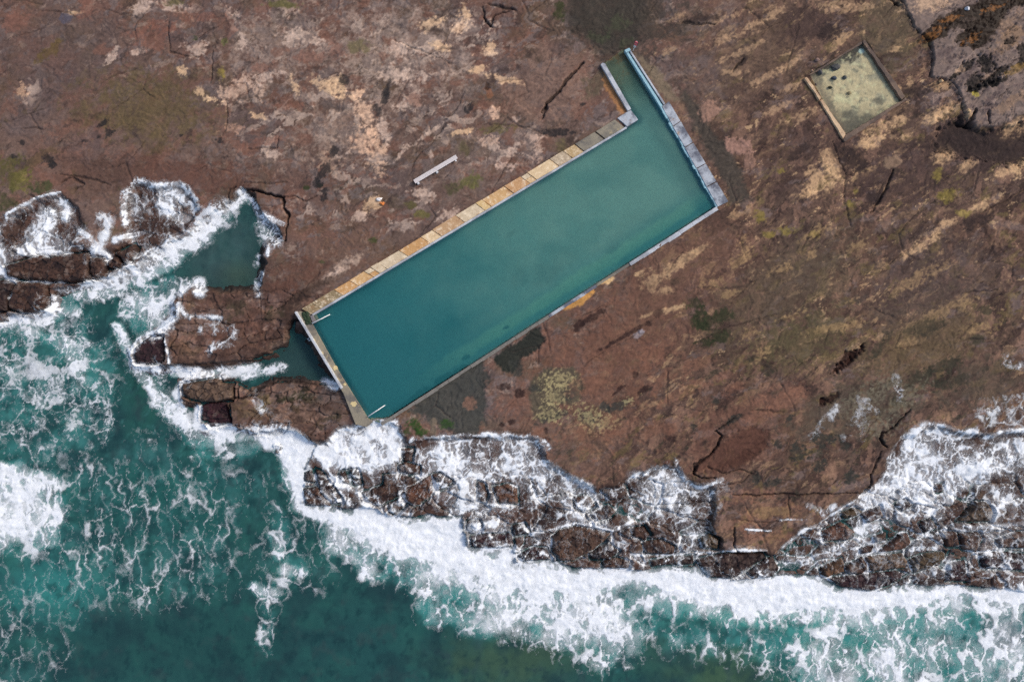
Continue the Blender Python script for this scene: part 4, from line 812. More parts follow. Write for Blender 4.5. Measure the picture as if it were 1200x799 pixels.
mixc(SC, (30, 54, 58), .55 * sstep(.1, .5, fbm(SX / 48, SY / 40, 195, 5, .55)) * sstep(-4, -20, cd))
inl = sstep(1.2, .3, np.hypot((SX - 265) / 75, (SY - 300) / 70)); mixc(SC, (62, 82, 80), .8 * inl * (.75 + .5 * sv)); mixc(SC, (66, 82, 66), .5 * sstep(1.2, .1, np.hypot((SX - 280) / 30, (SY - 322) / 22)))
bas = sstep(1.3, .5, np.hypot((SX - 360) / 50, (SY - 425) / 35)); mixc(SC, (50, 74, 72), .8 * bas)
OP = np.clip(.78 + .22 * sstep(2, 40, -cd), 0, 1)
ssk = slice(None, None, 2)
keep = (cd < 14) | (RH > -8) | (sd < 6) | (sd2 < 3)
o = link('sea', gridmesh('sea', WX[ssk, ssk], WY[ssk, ssk], (SEA + swell * sstep(2, -30, cd))[ssk, ssk], keep[ssk, ssk], {'Col': ('FLOAT_COLOR', SC[ssk, ssk]), 'Opac': ('FLOAT', OP[ssk, ssk]), 'Depth': ('FLOAT', np.clip((SEA - H) / 1.5, 0, 1)[ssk, ssk])}), M_SEA); o['kind'] = 'structure'

# foam: lies on whatever is highest, thick where it is dense
top = np.maximum(np.maximum(H, RH), SEA + swell * sstep(2, -30, cd))
lump = np.clip(Fe - .45, 0, 1) * .28 * (.30 * sstep(-.3, .6, fbm(SX / 16, SY / 13, 121, 4)) + .22 * n8 + .08 * nF)
FZ = top + .035 + .05 * A + np.clip(lump, 0, .6) * A
kf = A > .05
kf[1:] |= kf[:-1].copy(); kf[:-1] |= kf[1:].copy(); kf[:, 1:] |= kf[:, :-1].copy(); kf[:, :-1] |= kf[:, 1:].copy()
o = link('sea_foam', gridmesh('sea_foam', WX, WY, FZ, kf, {'Alpha': ('FLOAT', A)}), M_FOAM); o['kind'] = 'stuff'

# rocks
for sl, z, kp, cc, lab, grp, cx, cy in ROCKMESH:
    zz = np.where(kp, z, z)
    me = gridmesh('shore_rock', WX[sl], WY[sl], zz, kp, {'Col': ('FLOAT_COLOR', np.clip(cc, .004, .9)), 'Wet': ('FLOAT', np.full(z.shape, .75, f32))})
    ox, oy = (600 + (cx - 600) / KS - 600) * S, -(399.5 + (cy - 399.5) / KS - 399.5) * S
    co = np.empty(len(me.vertices) * 3, f32); me.vertices.foreach_get('co', co); co = co.reshape(-1, 3); co -= np.array([ox, oy, SEA], f32); me.vertices.foreach_set('co', co.ravel())
    o = link('shore_rock', me, M_SURF); o.location = (ox, oy, SEA)
    tag(o, lab, 'rock', grp)

# ------------------------------------------------------------------ hard-edged things
def W(px, py, z=0.0):
    """photo pixel -> point at height z under the camera"""
    k_ = S * (CAMH - z) / CAMH
    return ((px - 600) * k_, (399.5 - py) * k_, z)
def prism(bm, pts, z0, z1, bev=0.0, jit=0.0):
    """solid with the given plan outline (world xy)"""
    vb = [bm.verts.new((x, y, z0)) for x, y in pts]; vt = [bm.verts.new((x + random.uniform(-jit, jit), y + random.uniform(-jit, jit), z1)) for x, y in pts]
    n = len(pts); fs = [bm.faces.new(vt), bm.faces.new(vb[::-1])]
    for i in range(n): fs.append(bm.faces.new((vb[i], vb[(i + 1) % n], vt[(i + 1) % n], vt[i])))
    return fs
def done(name, bm, m_, parent=None, bev=.0, smooth=False):
    bmesh.ops.recalc_face_normals(bm, faces=bm.faces)
    if bev: 
        es = [e for e in bm.edges if e.is_manifold and e.calc_face_angle(0) > .5]
        bmesh.ops.bevel(bm, geom=es, offset=bev, segments=2, affect='EDGES', clamp_overlap=True)
    me = bpy.data.meshes.new(name); bm.to_mesh(me); bm.free()
    if smooth:
        for p in me.polygons: p.use_smooth = True
    return link(name, me, m_, parent)
def xy(p, z=0): q = W(p[0], p[1], z); return (q[0], q[1])
def beam(bm, p, q, r, n=8):
    from mathutils import Vector
    p, q = Vector(p), Vector(q); d = (q - p).normalized(); u = d.orthogonal().normalized(); v = d.cross(u)
    ra = [[bm.verts.new(c + r * (math.cos(6.2832 * i / n) * u + math.sin(6.2832 * i / n) * v)) for i in range(n)] for c in (p, q)]
    for i in range(n): bm.faces.new((ra[0][i], ra[0][(i + 1) % n], ra[1][(i + 1) % n], ra[1][i]))
    bm.faces.new(ra[0][::-1]); bm.faces.new(ra[1])
def boxb(bm, c, sx, sy, sz, ang=0):
    ca, sa = math.cos(ang), math.sin(ang)
    pts = [(c[0] + ca * x - sa * y, c[1] + sa * x + ca * y) for x, y in ((-sx / 2, -sy / 2), (sx / 2, -sy / 2), (sx / 2, sy / 2), (-sx / 2, sy / 2))]
    prism(bm, pts, c[2] - sz / 2, c[2] + sz / 2)

# concrete: stained grey with blotches
def concmat(name, base, stain, dark, tint=None):
    m, nt, b, out = mat(name)
    n1 = noise(nt, .42, 7, .62); n2 = noise(nt, 1.0, 8, .7); n3 = noise(nt, 6, 6, .7)
    r1 = node(nt, 'ShaderNodeValToRGB'); r1.color_ramp.elements[0].position = .43; r1.color_ramp.elements[0].color = (*lin(dark), 1); r1.color_ramp.elements[1].position = .55; r1.color_ramp.elements[1].color = (*lin(base), 1)
    nt.links.new(n1.outputs[0], r1.inputs[0])
    r2 = node(nt, 'ShaderNodeValToRGB'); r2.color_ramp.elements[0].position = .58; r2.color_ramp.elements[0].color = (0, 0, 0, 1); r2.color_ramp.elements[1].position = .70; r2.color_ramp.elements[1].color = (1, 1, 1, 1)
    nt.links.new(n2.outputs[0], r2.inputs[0])
    mx = node(nt, 'ShaderNodeMix', data_type='RGBA'); nt.links.new(r2.outputs[0], mx.inputs[0]); nt.links.new(r1.outputs[0], mx.inputs[6]); mx.inputs[7].default_value = (*lin(stain), 1)
    nt.links.new(mulc(nt, mx.outputs[2], n3.outputs[0], .85, 1.15), b.inputs['Base Color']); b.inputs['Roughness'].default_value = .85
    bp = node(nt, 'ShaderNodeBump'); bp.inputs['Strength'].default_value = .3; bp.inputs['Distance'].default_value = .03
    nt.links.new(n3.outputs[0], bp.inputs['Height']); nt.links.new(bp.outputs[0], b.inputs['Normal'])
    return m
M_CONC = concmat('stained_concrete', (176, 180, 186), (156, 126, 104), (98, 100, 110))
M_PALE = concmat('pale_concrete', (188, 190, 194), (170, 160, 150), (150, 152, 158))
M_OLD = concmat('weathered_concrete', (140, 130, 112), (186, 166, 124), (108, 102, 94))
M_BLUE = plain('blue_painted_concrete', (150, 188, 198), .7, 3, .8, 1.15)
M_BROWN = concmat('brown_worn_concrete', (114, 93, 78), (146, 120, 98), (84, 68, 60))
M_TANC = concmat('tan_worn_concrete', (208, 176, 140), (170, 136, 106), (168, 136, 106))
M_WHITE = plain('white_paint', (226, 224, 222), .5, 5, .9, 1.08)
M_STEEL = plain('galvanised_steel', (190, 196, 200), .4, 5, .9, 1.1)
M_TIMBER = plain('pale_weathered_plank', (214, 204, 200), .75, 5, .86, 1.1)

# sandstone block wall, north-west side of the pool
BLK_C = [(206, 164, 112), (212, 176, 130), (200, 152, 98), (220, 190, 148), (196, 150, 104), (212, 178, 122), (206, 184, 152), (190, 152, 112)]
m, nt, b, out = mat('sandstone_blocks'); M_STONE = m
at = node(nt, 'ShaderNodeAttribute', attribute_name='Col'); n1 = noise(nt, 2.2, 8, .7); n2 = noise(nt, .9, 6, .65)
r2 = node(nt, 'ShaderNodeValToRGB'); r2.color_ramp.elements[0].position = .5; r2.color_ramp.elements[0].color = (0, 0, 0, 1); r2.color_ramp.elements[1].position = .68; r2.color_ramp.elements[1].color = (.8, .8, .8, 1)
nt.links.new(n1.outputs[0], r2.inputs[0])
mx = node(nt, 'ShaderNodeMix', data_type='RGBA'); nt.links.new(r2.outputs[0], mx.inputs[0]); nt.links.new(at.outputs['Color'], mx.inputs[6]); mx.inputs[7].default_value = (*lin((234, 214, 184)), 1)
r3 = node(nt, 'ShaderNodeValToRGB'); r3.color_ramp.elements[0].position = .56; r3.color_ramp.elements[0].color = (0, 0, 0, 1); r3.color_ramp.elements[1].position = .70; r3.color_ramp.elements[1].color = (.6, .6, .6, 1)
nt.links.new(n2.outputs[0], r3.inputs[0])
mx2 = node(nt, 'ShaderNodeMix', data_type='RGBA'); nt.links.new(r3.outputs[0], mx2.inputs[0]); nt.links.new(mx.outputs[2], mx2.inputs[6]); mx2.inputs[7].default_value = (*lin((150, 100, 58)), 1)
nt.links.new(mulc(nt, mx2.outputs[2], n1.outputs[0], .85, 1.15), b.inputs['Base Color']); b.inputs['Roughness'].default_value = .85
bp = node(nt, 'ShaderNodeBump'); bp.inputs['Strength'].default_value = .5; bp.inputs['Distance'].default_value = .05
nt.links.new(n1.outputs[0], bp.inputs['Height']); nt.links.new(bp.outputs[0], b.inputs['Normal'])

def lerp(a, b_, t): return (a[0] + (b_[0] - a[0]) * t, a[1] + (b_[1] - a[1]) * t)
ZT = .22
wall = tag(bpy.data.objects.new('pool_wall', None), 'long wall of orange and cream sandstone blocks along the pool, facing the white bench', 'wall'); COL.objects.link(wall); wall.location = W(550, 252)
def at_parent(o, par):
    o.matrix_parent_inverse = par.matrix_world.inverted() if False else o.matrix_parent_inverse
    return o
def child(name, bm, m_, par, bev=0., smooth=False):
    bmesh.ops.translate(bm, verts=bm.verts, vec=(-par.location.x, -par.location.y, -par.location.z))
    return done(name, bm, m_, par, bev, smooth)
bm = bmesh.new(); colay = bm.verts.layers.float_color.new('Col')
OUT0, OUT1, INN0, INN1 = (354, 362), (722, 140), (365, 368.5), (733, 149)
t = 0.0; nb = 0; rnd = random.Random(3)
while t < .835:
    dt = rnd.uniform(.018, .075); t1 = min(1, t + dt); t1 = 1 if 1 - t1 < .012 else t1
    g = .0005
    o0, o1 = lerp(OUT0, OUT1, t + g), lerp(OUT0, OUT1, t1 - g); i0, i1 = lerp(INN0, INN1, t + g), lerp(INN0, INN1, t1 - g)
    rows = [(0., 1.)] if rnd.random() < .75 else [(0., rnd.uniform(.4, .62))]
    if len(rows) == 1 and rows[0][1] < 1: rows.append((rows[0][1] + .012, 1.))
    for r0, r1 in rows:
        j = rnd.uniform(-.6, .6)
        q = [lerp(o0, i0, r0), lerp(o1, i1, r0), lerp(o1, i1, r1), lerp(o0, i0, r1)]
        if r0 == 0: q[0] = (q[0][0] + j * .5, q[0][1] + j); q[1] = (q[1][0] + j * .5, q[1][1] + j)
        nv = len(bm.verts)
        prism(bm, [xy(p) for p in q], -2.4, ZT + rnd.uniform(-.05, .05), jit=.02)
        bm.verts.ensure_lookup_table()
        cc = list(lin(rnd.choice(BLK_C)))
        if t > .72: cc = [c_ * .55 + .45 * g_ for c_, g_ in zip(cc, lin((140, 118, 96)))]
        if t < .06: cc = lin((142, 122, 90))
        if rnd.random() < .07: cc = lin((226, 184, 84))
        for v in list(bm.verts)[nv:]: v[colay] = (*cc, 1)
    t = t1
tend = t
child('block_course', bm, M_STONE, wall, .03)
bm = bmesh.new()
for a_, b_ in ((tend, tend + (1 - tend) * .48), (tend + (1 - tend) * .5, .995)):
    prism(bm, [xy(lerp(OUT0, OUT1, a_ + .001)), xy(lerp(OUT0, OUT1, b_)), xy(lerp(INN0, INN1, b_)), xy(lerp(INN0, INN1, a_ + .001))], -2.4, ZT + .01, jit=.02)
child('concrete_slab', bm, M_OLD, wall, .03)
bm = bmesh.new(); prism(bm, [xy(p) for p in [(733.6, 148.4), (365.8, 368.0), (367, 370.2), (734.9, 150.6)]], -2.4, ZT - .07); child('coping_edge', bm, M_PALE, wall, .03)

def wallobj(outline, zt, m_, label, zb=-2.4, bev=.03, seg=None, name='pool_wall', cat='wall'):
    bm = bmesh.new(); prism(bm, [xy(p, zt) for p in outline], zb, zt)
    c = xy(outline[0]); bmesh.ops.translate(bm, verts=bm.verts, vec=(-c[0], -c[1], 0))
    o = done(name, bm, m_, None, bev); o.location = (c[0], c[1], 0)
    return tag(o, label, cat)
# corner block + wing wall
bm = bmesh.new(); w2 = bpy.data.objects.new('pool_wall', None); COL.objects.link(w2); w2.location = W(735, 140); tag(w2, 'pale concrete L-shaped wall turning off the sandstone blocks along the entry channel', 'wall')
prism(bm, [xy(p) for p in [(723, 139.4), (734.5, 132), (739, 130), (747.5, 141), (734.6, 149.4), (730, 145)]], -2.4, ZT + .03); child('corner_slab', bm, M_CONC, w2, .03)
bm = bmesh.new(); prism(bm, [xy(p) for p in [(703.5, 77), (705.5, 74.8), (708.5, 75.5), (739.2, 129), (735, 131.2)]], -1.8, ZT + .1); child('wing', bm, M_PALE, w2, .03)
# north-east wide wall, cast in five bays
bm = bmesh.new(); w3 = bpy.data.objects.new('pool_wall', None); COL.objects.link(w3); w3.location = W(815, 180); tag(w3, 'wide stained grey concrete walkway wall on the far right side of the pool', 'wall')
Ea, Eb, Fa, Fb = (775, 125.5), (840.5, 243), (783, 119.5), (853, 237)
ts = [0, .2, .41, .62, .8, 1]
for a_, b_ in zip(ts, ts[1:]):
    g = .003
    prism(bm, [xy(lerp(Ea, Eb, a_ + g)), xy(lerp(Ea, Eb, b_ - g)), xy(lerp(Fa, Fb, b_ - g)), xy(lerp(Fa, Fb, a_ + g))], -2.4, ZT + .05 + random.uniform(-.02, .02), jit=.02)
child('walkway_bay', bm, M_CONC, w3, .02)
bm = bmesh.new(); rr = random.Random(5); ns = 26
for i in range(ns):
    a_, b_ = i / ns, (i + 1) / ns; dx = rr.uniform(.8, 2.2)
    p0, p1 = lerp(Ea, Eb, a_), lerp(Ea, Eb, b_ - .001)
    prism(bm, [xy((p0[0] - dx, p0[1] + dx * .56)), xy((p1[0] - dx, p1[1] + dx * .56)), xy(p1), xy(p0)], -2.3, ZT - .02 + rr.uniform(-.03, .03))
child('blue_rim', bm, M_BLUE, w3)
# narrow blue channel wall: two thin kerbs with a groove between them
bm = bmesh.new(); w4 = bpy.data.objects.new('pool_wall', None); COL.objects.link(w4); w4.location = W(752, 92); tag(w4, 'narrow light blue wall with a groove along its top beside the entry channel', 'wall')
A0, A1, B0, B1 = (731.2, 60.5), (773.5, 127), (737, 57.5), (779, 122.5)
def strip(a_, b_, t0, t1, za, m_, nm):
    bm = bmesh.new(); prism(bm, [xy(lerp(lerp(A0, B0, a_), lerp(A1, B1, a_), t0)), xy(lerp(lerp(A0, B0, a_), lerp(A1, B1, a_), t1)), xy(lerp(lerp(A0, B0, b_), lerp(A1, B1, b_), t1)), xy(lerp(lerp(A0, B0, b_), lerp(A1, B1, b_), t0))], -2.0, za); child(nm, bm, m_, w4, .02)
strip(0, .45, .05, 1, .30, M_BLUE, 'inner_kerb'); strip(.68, 1, .05, 1, .30, M_PALE, 'outer_kerb'); strip(.46, .67, .05, 1, .05, plain('slate_blue_groove', (72, 92, 104), .6), 'groove'); strip(0, 1, 0, .045, .36, M_BLUE, 'end_cap')  # groove floor coloured a darker slate blue than the kerbs
# south-east thin wall
w5 = bpy.data.objects.new('pool_wall', None); COL.objects.link(w5); w5.location = W(640, 370); tag(w5, 'thin low concrete wall on the seaward side of the pool, bordering red-brown rock', 'wall')
G0, G1_ = (839, 242.5), (446, 495.5)
def sw(t0, t1, wd, m_, nm, zt):
    bm = bmesh.new(); nx, ny = .5419, .8405
    n_ = max(2, int((t1 - t0) * 30)); 
    for i in range(n_):
        a_, b_ = t0 + (t1 - t0) * i / n_, t0 + (t1 - t0) * (i + 1) / n_ - .0004
        p0, p1 = lerp(G0, G1_, a_), lerp(G0, G1_, b_); w_ = wd * random.uniform(.85, 1.15)
        prism(bm, [xy(p0), xy(p1), xy((p1[0] + nx * w_, p1[1] + ny * w_)), xy((p0[0] + nx * w_, p0[1] + ny * w_))], -2.3, zt + random.uniform(-.02, .02))
    child(nm, bm, m_, w5)
sw(0, .26, 4.6, M_PALE, 'pale_section', .2); sw(.26, .36, 3.2, M_OLD, 'worn_section', .14); sw(.36, .5, 4.0, M_CONC, 'grey_section', .18); sw(.5, 1, 3.8, plain('grey_weathered_concrete', (124, 118, 110), .85, 2.5, .7, 1.2), 'weathered_section', .14)
# south-west walkway with parapet
w6 = bpy.data.objects.new('pool_wall', None); COL.objects.link(w6); w6.location = W(390, 430); tag(w6, 'weathered concrete walkway wall at the seaward end of the pool, with a pale parapet', 'wall')
bm = bmesh.new(); prism(bm, [xy(p) for p in [(352, 364.5), (364.5, 368.6), (363, 371), (366.5, 380), (394, 430), (431.5, 490), (437, 494), (430, 500), (417, 497), (403, 461), (400, 456), (347.5, 368)]], -2.4, .25); child('walkway', bm, M_OLD, w6, .03)
bm = bmesh.new(); prism(bm, [xy(p, .7) for p in [(345, 366), (347, 364.6), (401.2, 454.4), (399.2, 455.8)]], -2.0, .75); child('parapet', bm, M_PALE, w6, .03)
bm = bmesh.new()
for cx, cy, r in [(368, 399, 2.6), (394, 431, 3), (415, 473, 3.4), (378, 414, 1.8), (405, 450, 1.6)]:
    pts = [xy((cx + r * math.cos(a_ * .5236) * random.uniform(.7, 1.2), cy + r * math.sin(a_ * .5236) * random.uniform(.7, 1.2))) for a_ in range(12)][::-1]
    prism(bm, pts, .24, .262)
child('lichen_patch', bm, plain('cream_lichen', (208, 186, 136), .9, 6, .8, 1.2), w6)
bm = bmesh.new()
prism(bm, [xy(p) for p in [(364, 370.5), (367, 369), (371.5, 377.5), (367.5, 379.5)]], -2.2, .32); child('step_block', bm, plain('grey_step_concrete', (118, 112, 112), .85), w6, .03)
bm = bmesh.new(); rr = random.Random(9)
for i in range(70):
    x, y = 354 + 6 * rr.random(), 367 + 12 * rr.random(); x += (y - 367) * .42
    c = W(x, y, .27); r = rr.uniform(.12, .28)
    bmesh.ops.create_icosphere(bm, subdivisions=1, radius=r, matrix=__import__('mathutils').Matrix.Translation((c[0], c[1], .25)) @ __import__('mathutils').Matrix.Diagonal((1, 1, .35, 1)))
child('weed_mat', bm, plain('dark_green_weed', (38, 54, 34), .9, 6, .6, 1.4), w6, 0, True)

# underwater steps at both seaward corners, handrails
def stair(p0, p1, q1, q0, label, nst=6):
    r_ = bpy.data.objects.new('pool_steps', None); COL.objects.link(r_); c = W(*lerp(p0, q1, .5)); r_.location = (c[0], c[1], -2); tag(r_, label, 'steps')
    for i in range(nst):
        a_, b_ = i / nst, (i + 1) / nst - .01
        bm = bmesh.new(); prism(bm, [xy(lerp(p0, p1, a_)), xy(lerp(p0, p1, b_)), xy(lerp(q0, q1, b_)), xy(lerp(q0, q1, a_))], -2.3, -.10 - .17 * i); child('step', bm, M_STEP, r_, .02)
M_STEP = plain('algae_covered_concrete', (96, 110, 96), .9, 3, .75, 1.2)
stair((367.5, 369.2), (386, 358.2), (388, 367.5), (371.8, 377.4), 'sunken concrete steps in the pool corner beside the sandstone wall')
stair((433, 491), (452, 478.5), (458, 486.5), (444, 495.5), 'sunken concrete steps in the pool corner nearest the breaking surf', 6)
def rail(p, q, label):
    r_ = bpy.data.objects.new('handrail', None); COL.objects.link(r_); a_, b_ = W(*p, .55), W(*q, .0); r_.location = (a_[0], a_[1], -.2); tag(r_, label, 'handrail')
    bm = bmesh.new(); beam(bm, a_, (b_[0], b_[1], .15), .055); child('top_rail', bm, M_WHITE, r_, 0, True)
    for t_, zb in ((.04, -.6), (.5, -1.3), (.96, -2.0)):
        c = (a_[0] + (b_[0] - a_[0]) * t_, a_[1] + (b_[1] - a_[1]) * t_)
        bm = bmesh.new(); beam(bm, (c[0], c[1], zb), (c[0], c[1], .55 - .4 * t_ - .02), .04); child('post', bm, M_WHITE, r_, 0, True)
rail((365.5, 379), (387, 368.5), 'white handrail in the pool corner beside the sandstone wall')
rail((431, 488), (451.5, 474.5), 'thin white handrail in the pool corner nearest the breaking surf')
# ladder bracket on the outer face of the parapet
r_ = bpy.data.objects.new('ladder', None); COL.objects.link(r_); c = W(361.5, 398.3); r_.location = (c[0], c[1], -1); tag(r_, 'small pale metal ladder fixed outside the parapet above the sea basin', 'ladder')
for dx, dy in ((-.9, -.7), (.9, 1.3)):
    bm = bmesh.new(); a_ = W(361 + dx, 398 + dy, .3); beam(bm, (a_[0], a_[1], -1.6), (a_[0], a_[1], .3), .045); b_ = W(364.5 + dx, 396 + dy, .3); beam(bm, (a_[0], a_[1], .3), (b_[0], b_[1], .3), .045); child('stile', bm, M_STEEL, r_, 0, True)
for z in (.05, -.25, -.55, -.85):
    bm = bmesh.new(); a_, b_ = W(360.1, 397.3, .3), W(361.9, 399.3, .3); beam(bm, (a_[0], a_[1], z), (b_[0], b_[1], z), .035); child('rung', bm, M_STEEL, r_, 0, True)

# pool water
kp = (pd < .8) & (PY > 52)
PW = np.empty(SHP + (3,), f32); PW[:] = np.array(lin((54, 124, 124)), f32)
mixc(PW, (112, 154, 140), .9 * sstep(430, 90, ss + 60 * w1x) * sstep(-4, -40, tw))
mixc(PW, (46, 112, 112), .3 * sstep(-.1, .5, fbm(PX / 80, PY / 55, 131, 4)))
mixc(PW, (36, 104, 114), .6 * sstep(220, 480, ss))
mixc(PW, (14, 66, 82), .75 * sstep(-9, -1, pd + 2 * w1x) * (1 - sstep(-24, -14, tw)))  # wall shadow and depth painted as a dark rim in the water
POP = (.50 + .06 * sstep(150, 480, ss)) * (1 - chan) + chan * (.08 + .42 * sstep(70, 140, PY))
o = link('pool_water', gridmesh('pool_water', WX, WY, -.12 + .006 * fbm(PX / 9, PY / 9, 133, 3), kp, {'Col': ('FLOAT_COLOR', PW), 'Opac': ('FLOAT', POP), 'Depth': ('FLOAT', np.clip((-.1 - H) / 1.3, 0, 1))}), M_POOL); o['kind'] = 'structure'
# shallow water over the dark hollow above the entry channel
# ------------------------------------------------------------------ square rock pool
def rough(poly, st=4.0, am=.45):
    rr = random.Random(int(poly[0][0])); out = []
    for (x0, y0), (x1, y1) in zip(poly, poly[1:] + poly[:1]):
        n_ = max(1, int(math.hypot(x1 - x0, y1 - y0) / st))
        for i in range(n_): out.append((x0 + (x1 - x0) * i / n_ + rr.uniform(-am, am), y0 + (y1 - y0) * i / n_ + rr.uniform(-am, am)))
    return out
def kerb(poly, zt, m_, label): return wallobj(poly, zt, m_, label, -.8, .04, name='kerb', cat='kerb')
k1 = bpy.data.objects.new('kerb', None); COL.objects.link(k1); k1.location = W(964, 130); tag(k1, 'worn pale tan kerb on the lower left side of the square rock pool', 'kerb')
bm = bmesh.new(); prism(bm, [xy(p) for p in rough([(940.6, 93.6), (944.2, 92), (961.2, 116.5), (958.4, 119.4)])], -.8, .46); child('upper_length', bm, M_TANC, k1, .06)
bm = bmesh.new(); prism(bm, [xy(p) for p in rough([(959, 120), (962, 117.4), (989.2, 158), (986.5, 164.5)])], -.8, .41); child('lower_length', bm, M_TANC, k1, .06)
kerb(rough([(1010.5, 48.5), (1013.6, 46.6), (1061.5, 113), (1056.5, 117.5)]), .42, M_BROWN, 'brown concrete kerb on the upper right side of the square rock pool')
kerb(rough([(1057, 118), (1062, 113.6), (1063, 117), (990, 166.5), (987.6, 164), (990.3, 158.6)]), .37, M_BROWN, 'broad brown concrete kerb on the lower right side of the square rock pool')
kerb(rough([(947.5, 88.5), (952, 85.4), (1010, 48.4), (1010.8, 51.0), (951, 88.2)]), .35, M_BROWN, 'thin dark kerb on the upper left side of the square rock pool')
m_sq = sdf([(946, 92), (951, 87), (1012, 51), (1056, 117), (988, 161)], PX, PY) < 1.0
SQC = np.empty(SHP + (3,), f32); SQC[:] = np.array(lin((150, 150, 136)), f32)
o = link('rock_pool_water', gridmesh('rock_pool_water', WX, WY, np.full(SHP, .16, f32) + .004 * nA, m_sq, {'Col': ('FLOAT_COLOR', SQC), 'Opac': ('FLOAT', np.full(SHP, .04, f32)), 'Depth': ('FLOAT', np.zeros(SHP, f32))}), None); o['kind'] = 'structure'
o.data.materials.append(M_POOL)

def boulder(name, px, py, rx, ry, h, col, label, cat, group=None, z0=-.0, seed=0, ang=0, rough=.85):
    rr = random.Random(seed); bm = bmesh.new()
    bmesh.ops.create_icosphere(bm, subdivisions=3, radius=1)
    off = [(rr.uniform(-1, 1), rr.uniform(-1, 1), rr.uniform(-.3, 1), rr.uniform(.62, .9)) for _ in range(9)]
    for v in bm.verts:
        p = v.co.copy()
        for ox, oy, oz, lim in off:      # planes cut facets off the ball
            l = math.sqrt(ox * ox + oy * oy + oz * oz); d_ = (p.x * ox + p.y * oy + p.z * oz) / l
            if d_ > lim: p.x -= (d_ - lim) * ox / l; p.y -= (d_ - lim) * oy / l; p.z -= (d_ - lim) * oz / l
        p *= 1 + .04 * math.sin(9 * p.x + seed) * math.sin(8 * p.y)
        ca, sa = math.cos(R(ang)), math.sin(R(ang)); x, y = p.x * rx * S, p.y * ry * S
        v.co = (ca * x - sa * y, sa * x + ca * y, p.z * h)
    o = done(name, bm, plain(name + '_surface', col, rough, 6, .7, 1.3, .5), None, 0, False)
    c = W(px, py, z0); o.location = (c[0], c[1], z0 + h * .5)
    return tag(o, label, cat, group)
GS = 'stones lying in the square rock pool'
boulder('stone', 978, 79.5, 6.3, 4.2, .30, (74, 72, 70), 'largest dark stone in the square rock pool, near its upper left kerb', 'stone', GS, seed=1, ang=10)
boulder('stone', 977, 92, 3.6, 3.0, .26, (54, 62, 72), 'blue-black square stone below the largest stone in the square rock pool', 'stone', GS, seed=2, ang=20)
boulder('stone', 989.5, 91.3, 2.8, 2.4, .22, (74, 78, 76), 'small grey stone right of the blue-black stone in the square rock pool', 'stone', GS, seed=3)
boulder('stone', 972.6, 103, 2.7, 1.9, .22, (62, 64, 48), 'small dark olive stone lowest on the left in the square rock pool', 'stone', GS, seed=4)
boulder('stone', 995, 109.5, 2.8, 2.1, .18, (132, 118, 88), 'pale brown stone in the middle of the square rock pool', 'stone', GS, seed=5)
boulder('stone', 960, 84.5, 3.2, 4.2, .26, (76, 74, 74), 'dark stone wedged in the left corner of the square rock pool', 'stone', GS, seed=6, ang=30)
boulder('stone', 954.8, 100, 2.2, 2.6, .2, (84, 74, 68), 'small brown stone against the tan kerb of the square rock pool', 'stone', GS, seed=7)
boulder('stone', 950.5, 84, 2.4, 1.6, .24, (170, 138, 116), 'pinkish stone on the left corner of the square rock pool kerb', 'stone', None, z0=-.05, seed=8, ang=35)
boulder('stone', 957, 70.5, 3.0, 2.4, .22, (140, 112, 100), 'pinkish stone on the rock above the square rock pool', 'stone', None, z0=.2, seed=12)
boulder('stone', 1132, 11.5, 3.0, 2.6, .35, (206, 204, 208), 'smooth white stone on dark seaweed in the upper right corner', 'stone', None, z0=.45, seed=9)
boulder('stone', 1102, 95.5, 2.6, 2.0, .3, (206, 168, 124), 'pale tan stone on the crack edge right of the square rock pool', 'stone', None, z0=.4, seed=10)
boulder('stone', 1133, 131, 2.6, 3.6, .4, (204, 168, 124), 'upright tan stone above the dark gully at right', 'stone', None, z0=.4, seed=11)

# ------------------------------------------------------------------ bench
def ground(px, py):
    i = int(np.searchsorted(AX, px)); j = int(np.searchsorted(AY, py)); return float(H[j - 2:j + 3, i - 2:i + 3].max())
g0 = ground(510, 199)
bench = bpy.data.objects.new('bench', None); COL.objects.link(bench); zb = .52
c = W(510.4, 198.4, g0 + zb); bench.location = (c[0], c[1], g0); ba = math.atan2(211.5 - 182, 534 - 484.5) ; bench.rotation_euler = (0, 0, ba)
tag(bench, 'long white plank bench on the rock above the pool', 'bench')
for i in (-1, 0, 1):
    bm = bmesh.new(); boxb(bm, (0, i * .165, zb), 5.75, .155, .05); done('seat_plank', bm, M_TIMBER, bench, .008)
for x in (-2.55, 0, 2.55):
    bm = bmesh.new(); boxb(bm, (x, .17, zb / 2 - .04), .14, .10, zb); boxb(bm, (x, -.17, zb / 2 - .04), .14, .10, zb); boxb(bm, (x, -.08, zb - .066), .16, .70, .08); done('leg', bm, M_WHITE, bench, .01)
    bm = bmesh.new(); boxb(bm, (x, -.10, .02), .32, .62, .16); done('footing', bm, M_PALE, bench, .02)
# ------------------------------------------------------------------ rescue post
gp = ground(741.5, 60.5)
post = bpy.data.objects.new('sign_post', None); COL.objects.link(post); c = W(741.6, 60.3, gp); post.location = (c[0], c[1], gp); post.rotation_euler = (0, 0, R(-25))
tag(post, 'thin white post with red and white panel at the end of the blue wall', 'sign post')
bm = bmesh.new(); beam(bm, (0, 0, -.2), (0, 0, 2.75), .045, 10); done('post', bm, M_WHITE, post, 0, True)
bm = bmesh.new(); boxb(bm, (0, -.07, 1.62), .30, .07, .5); done('white_panel', bm, M_WHITE, post, .012)
bm = bmesh.new(); boxb(bm, (0, -.09, 2.36), .36, .10, .92); done('red_panel', bm, plain('red_paint', (226, 104, 112), .5, 4, .85, 1.1), post, .03)
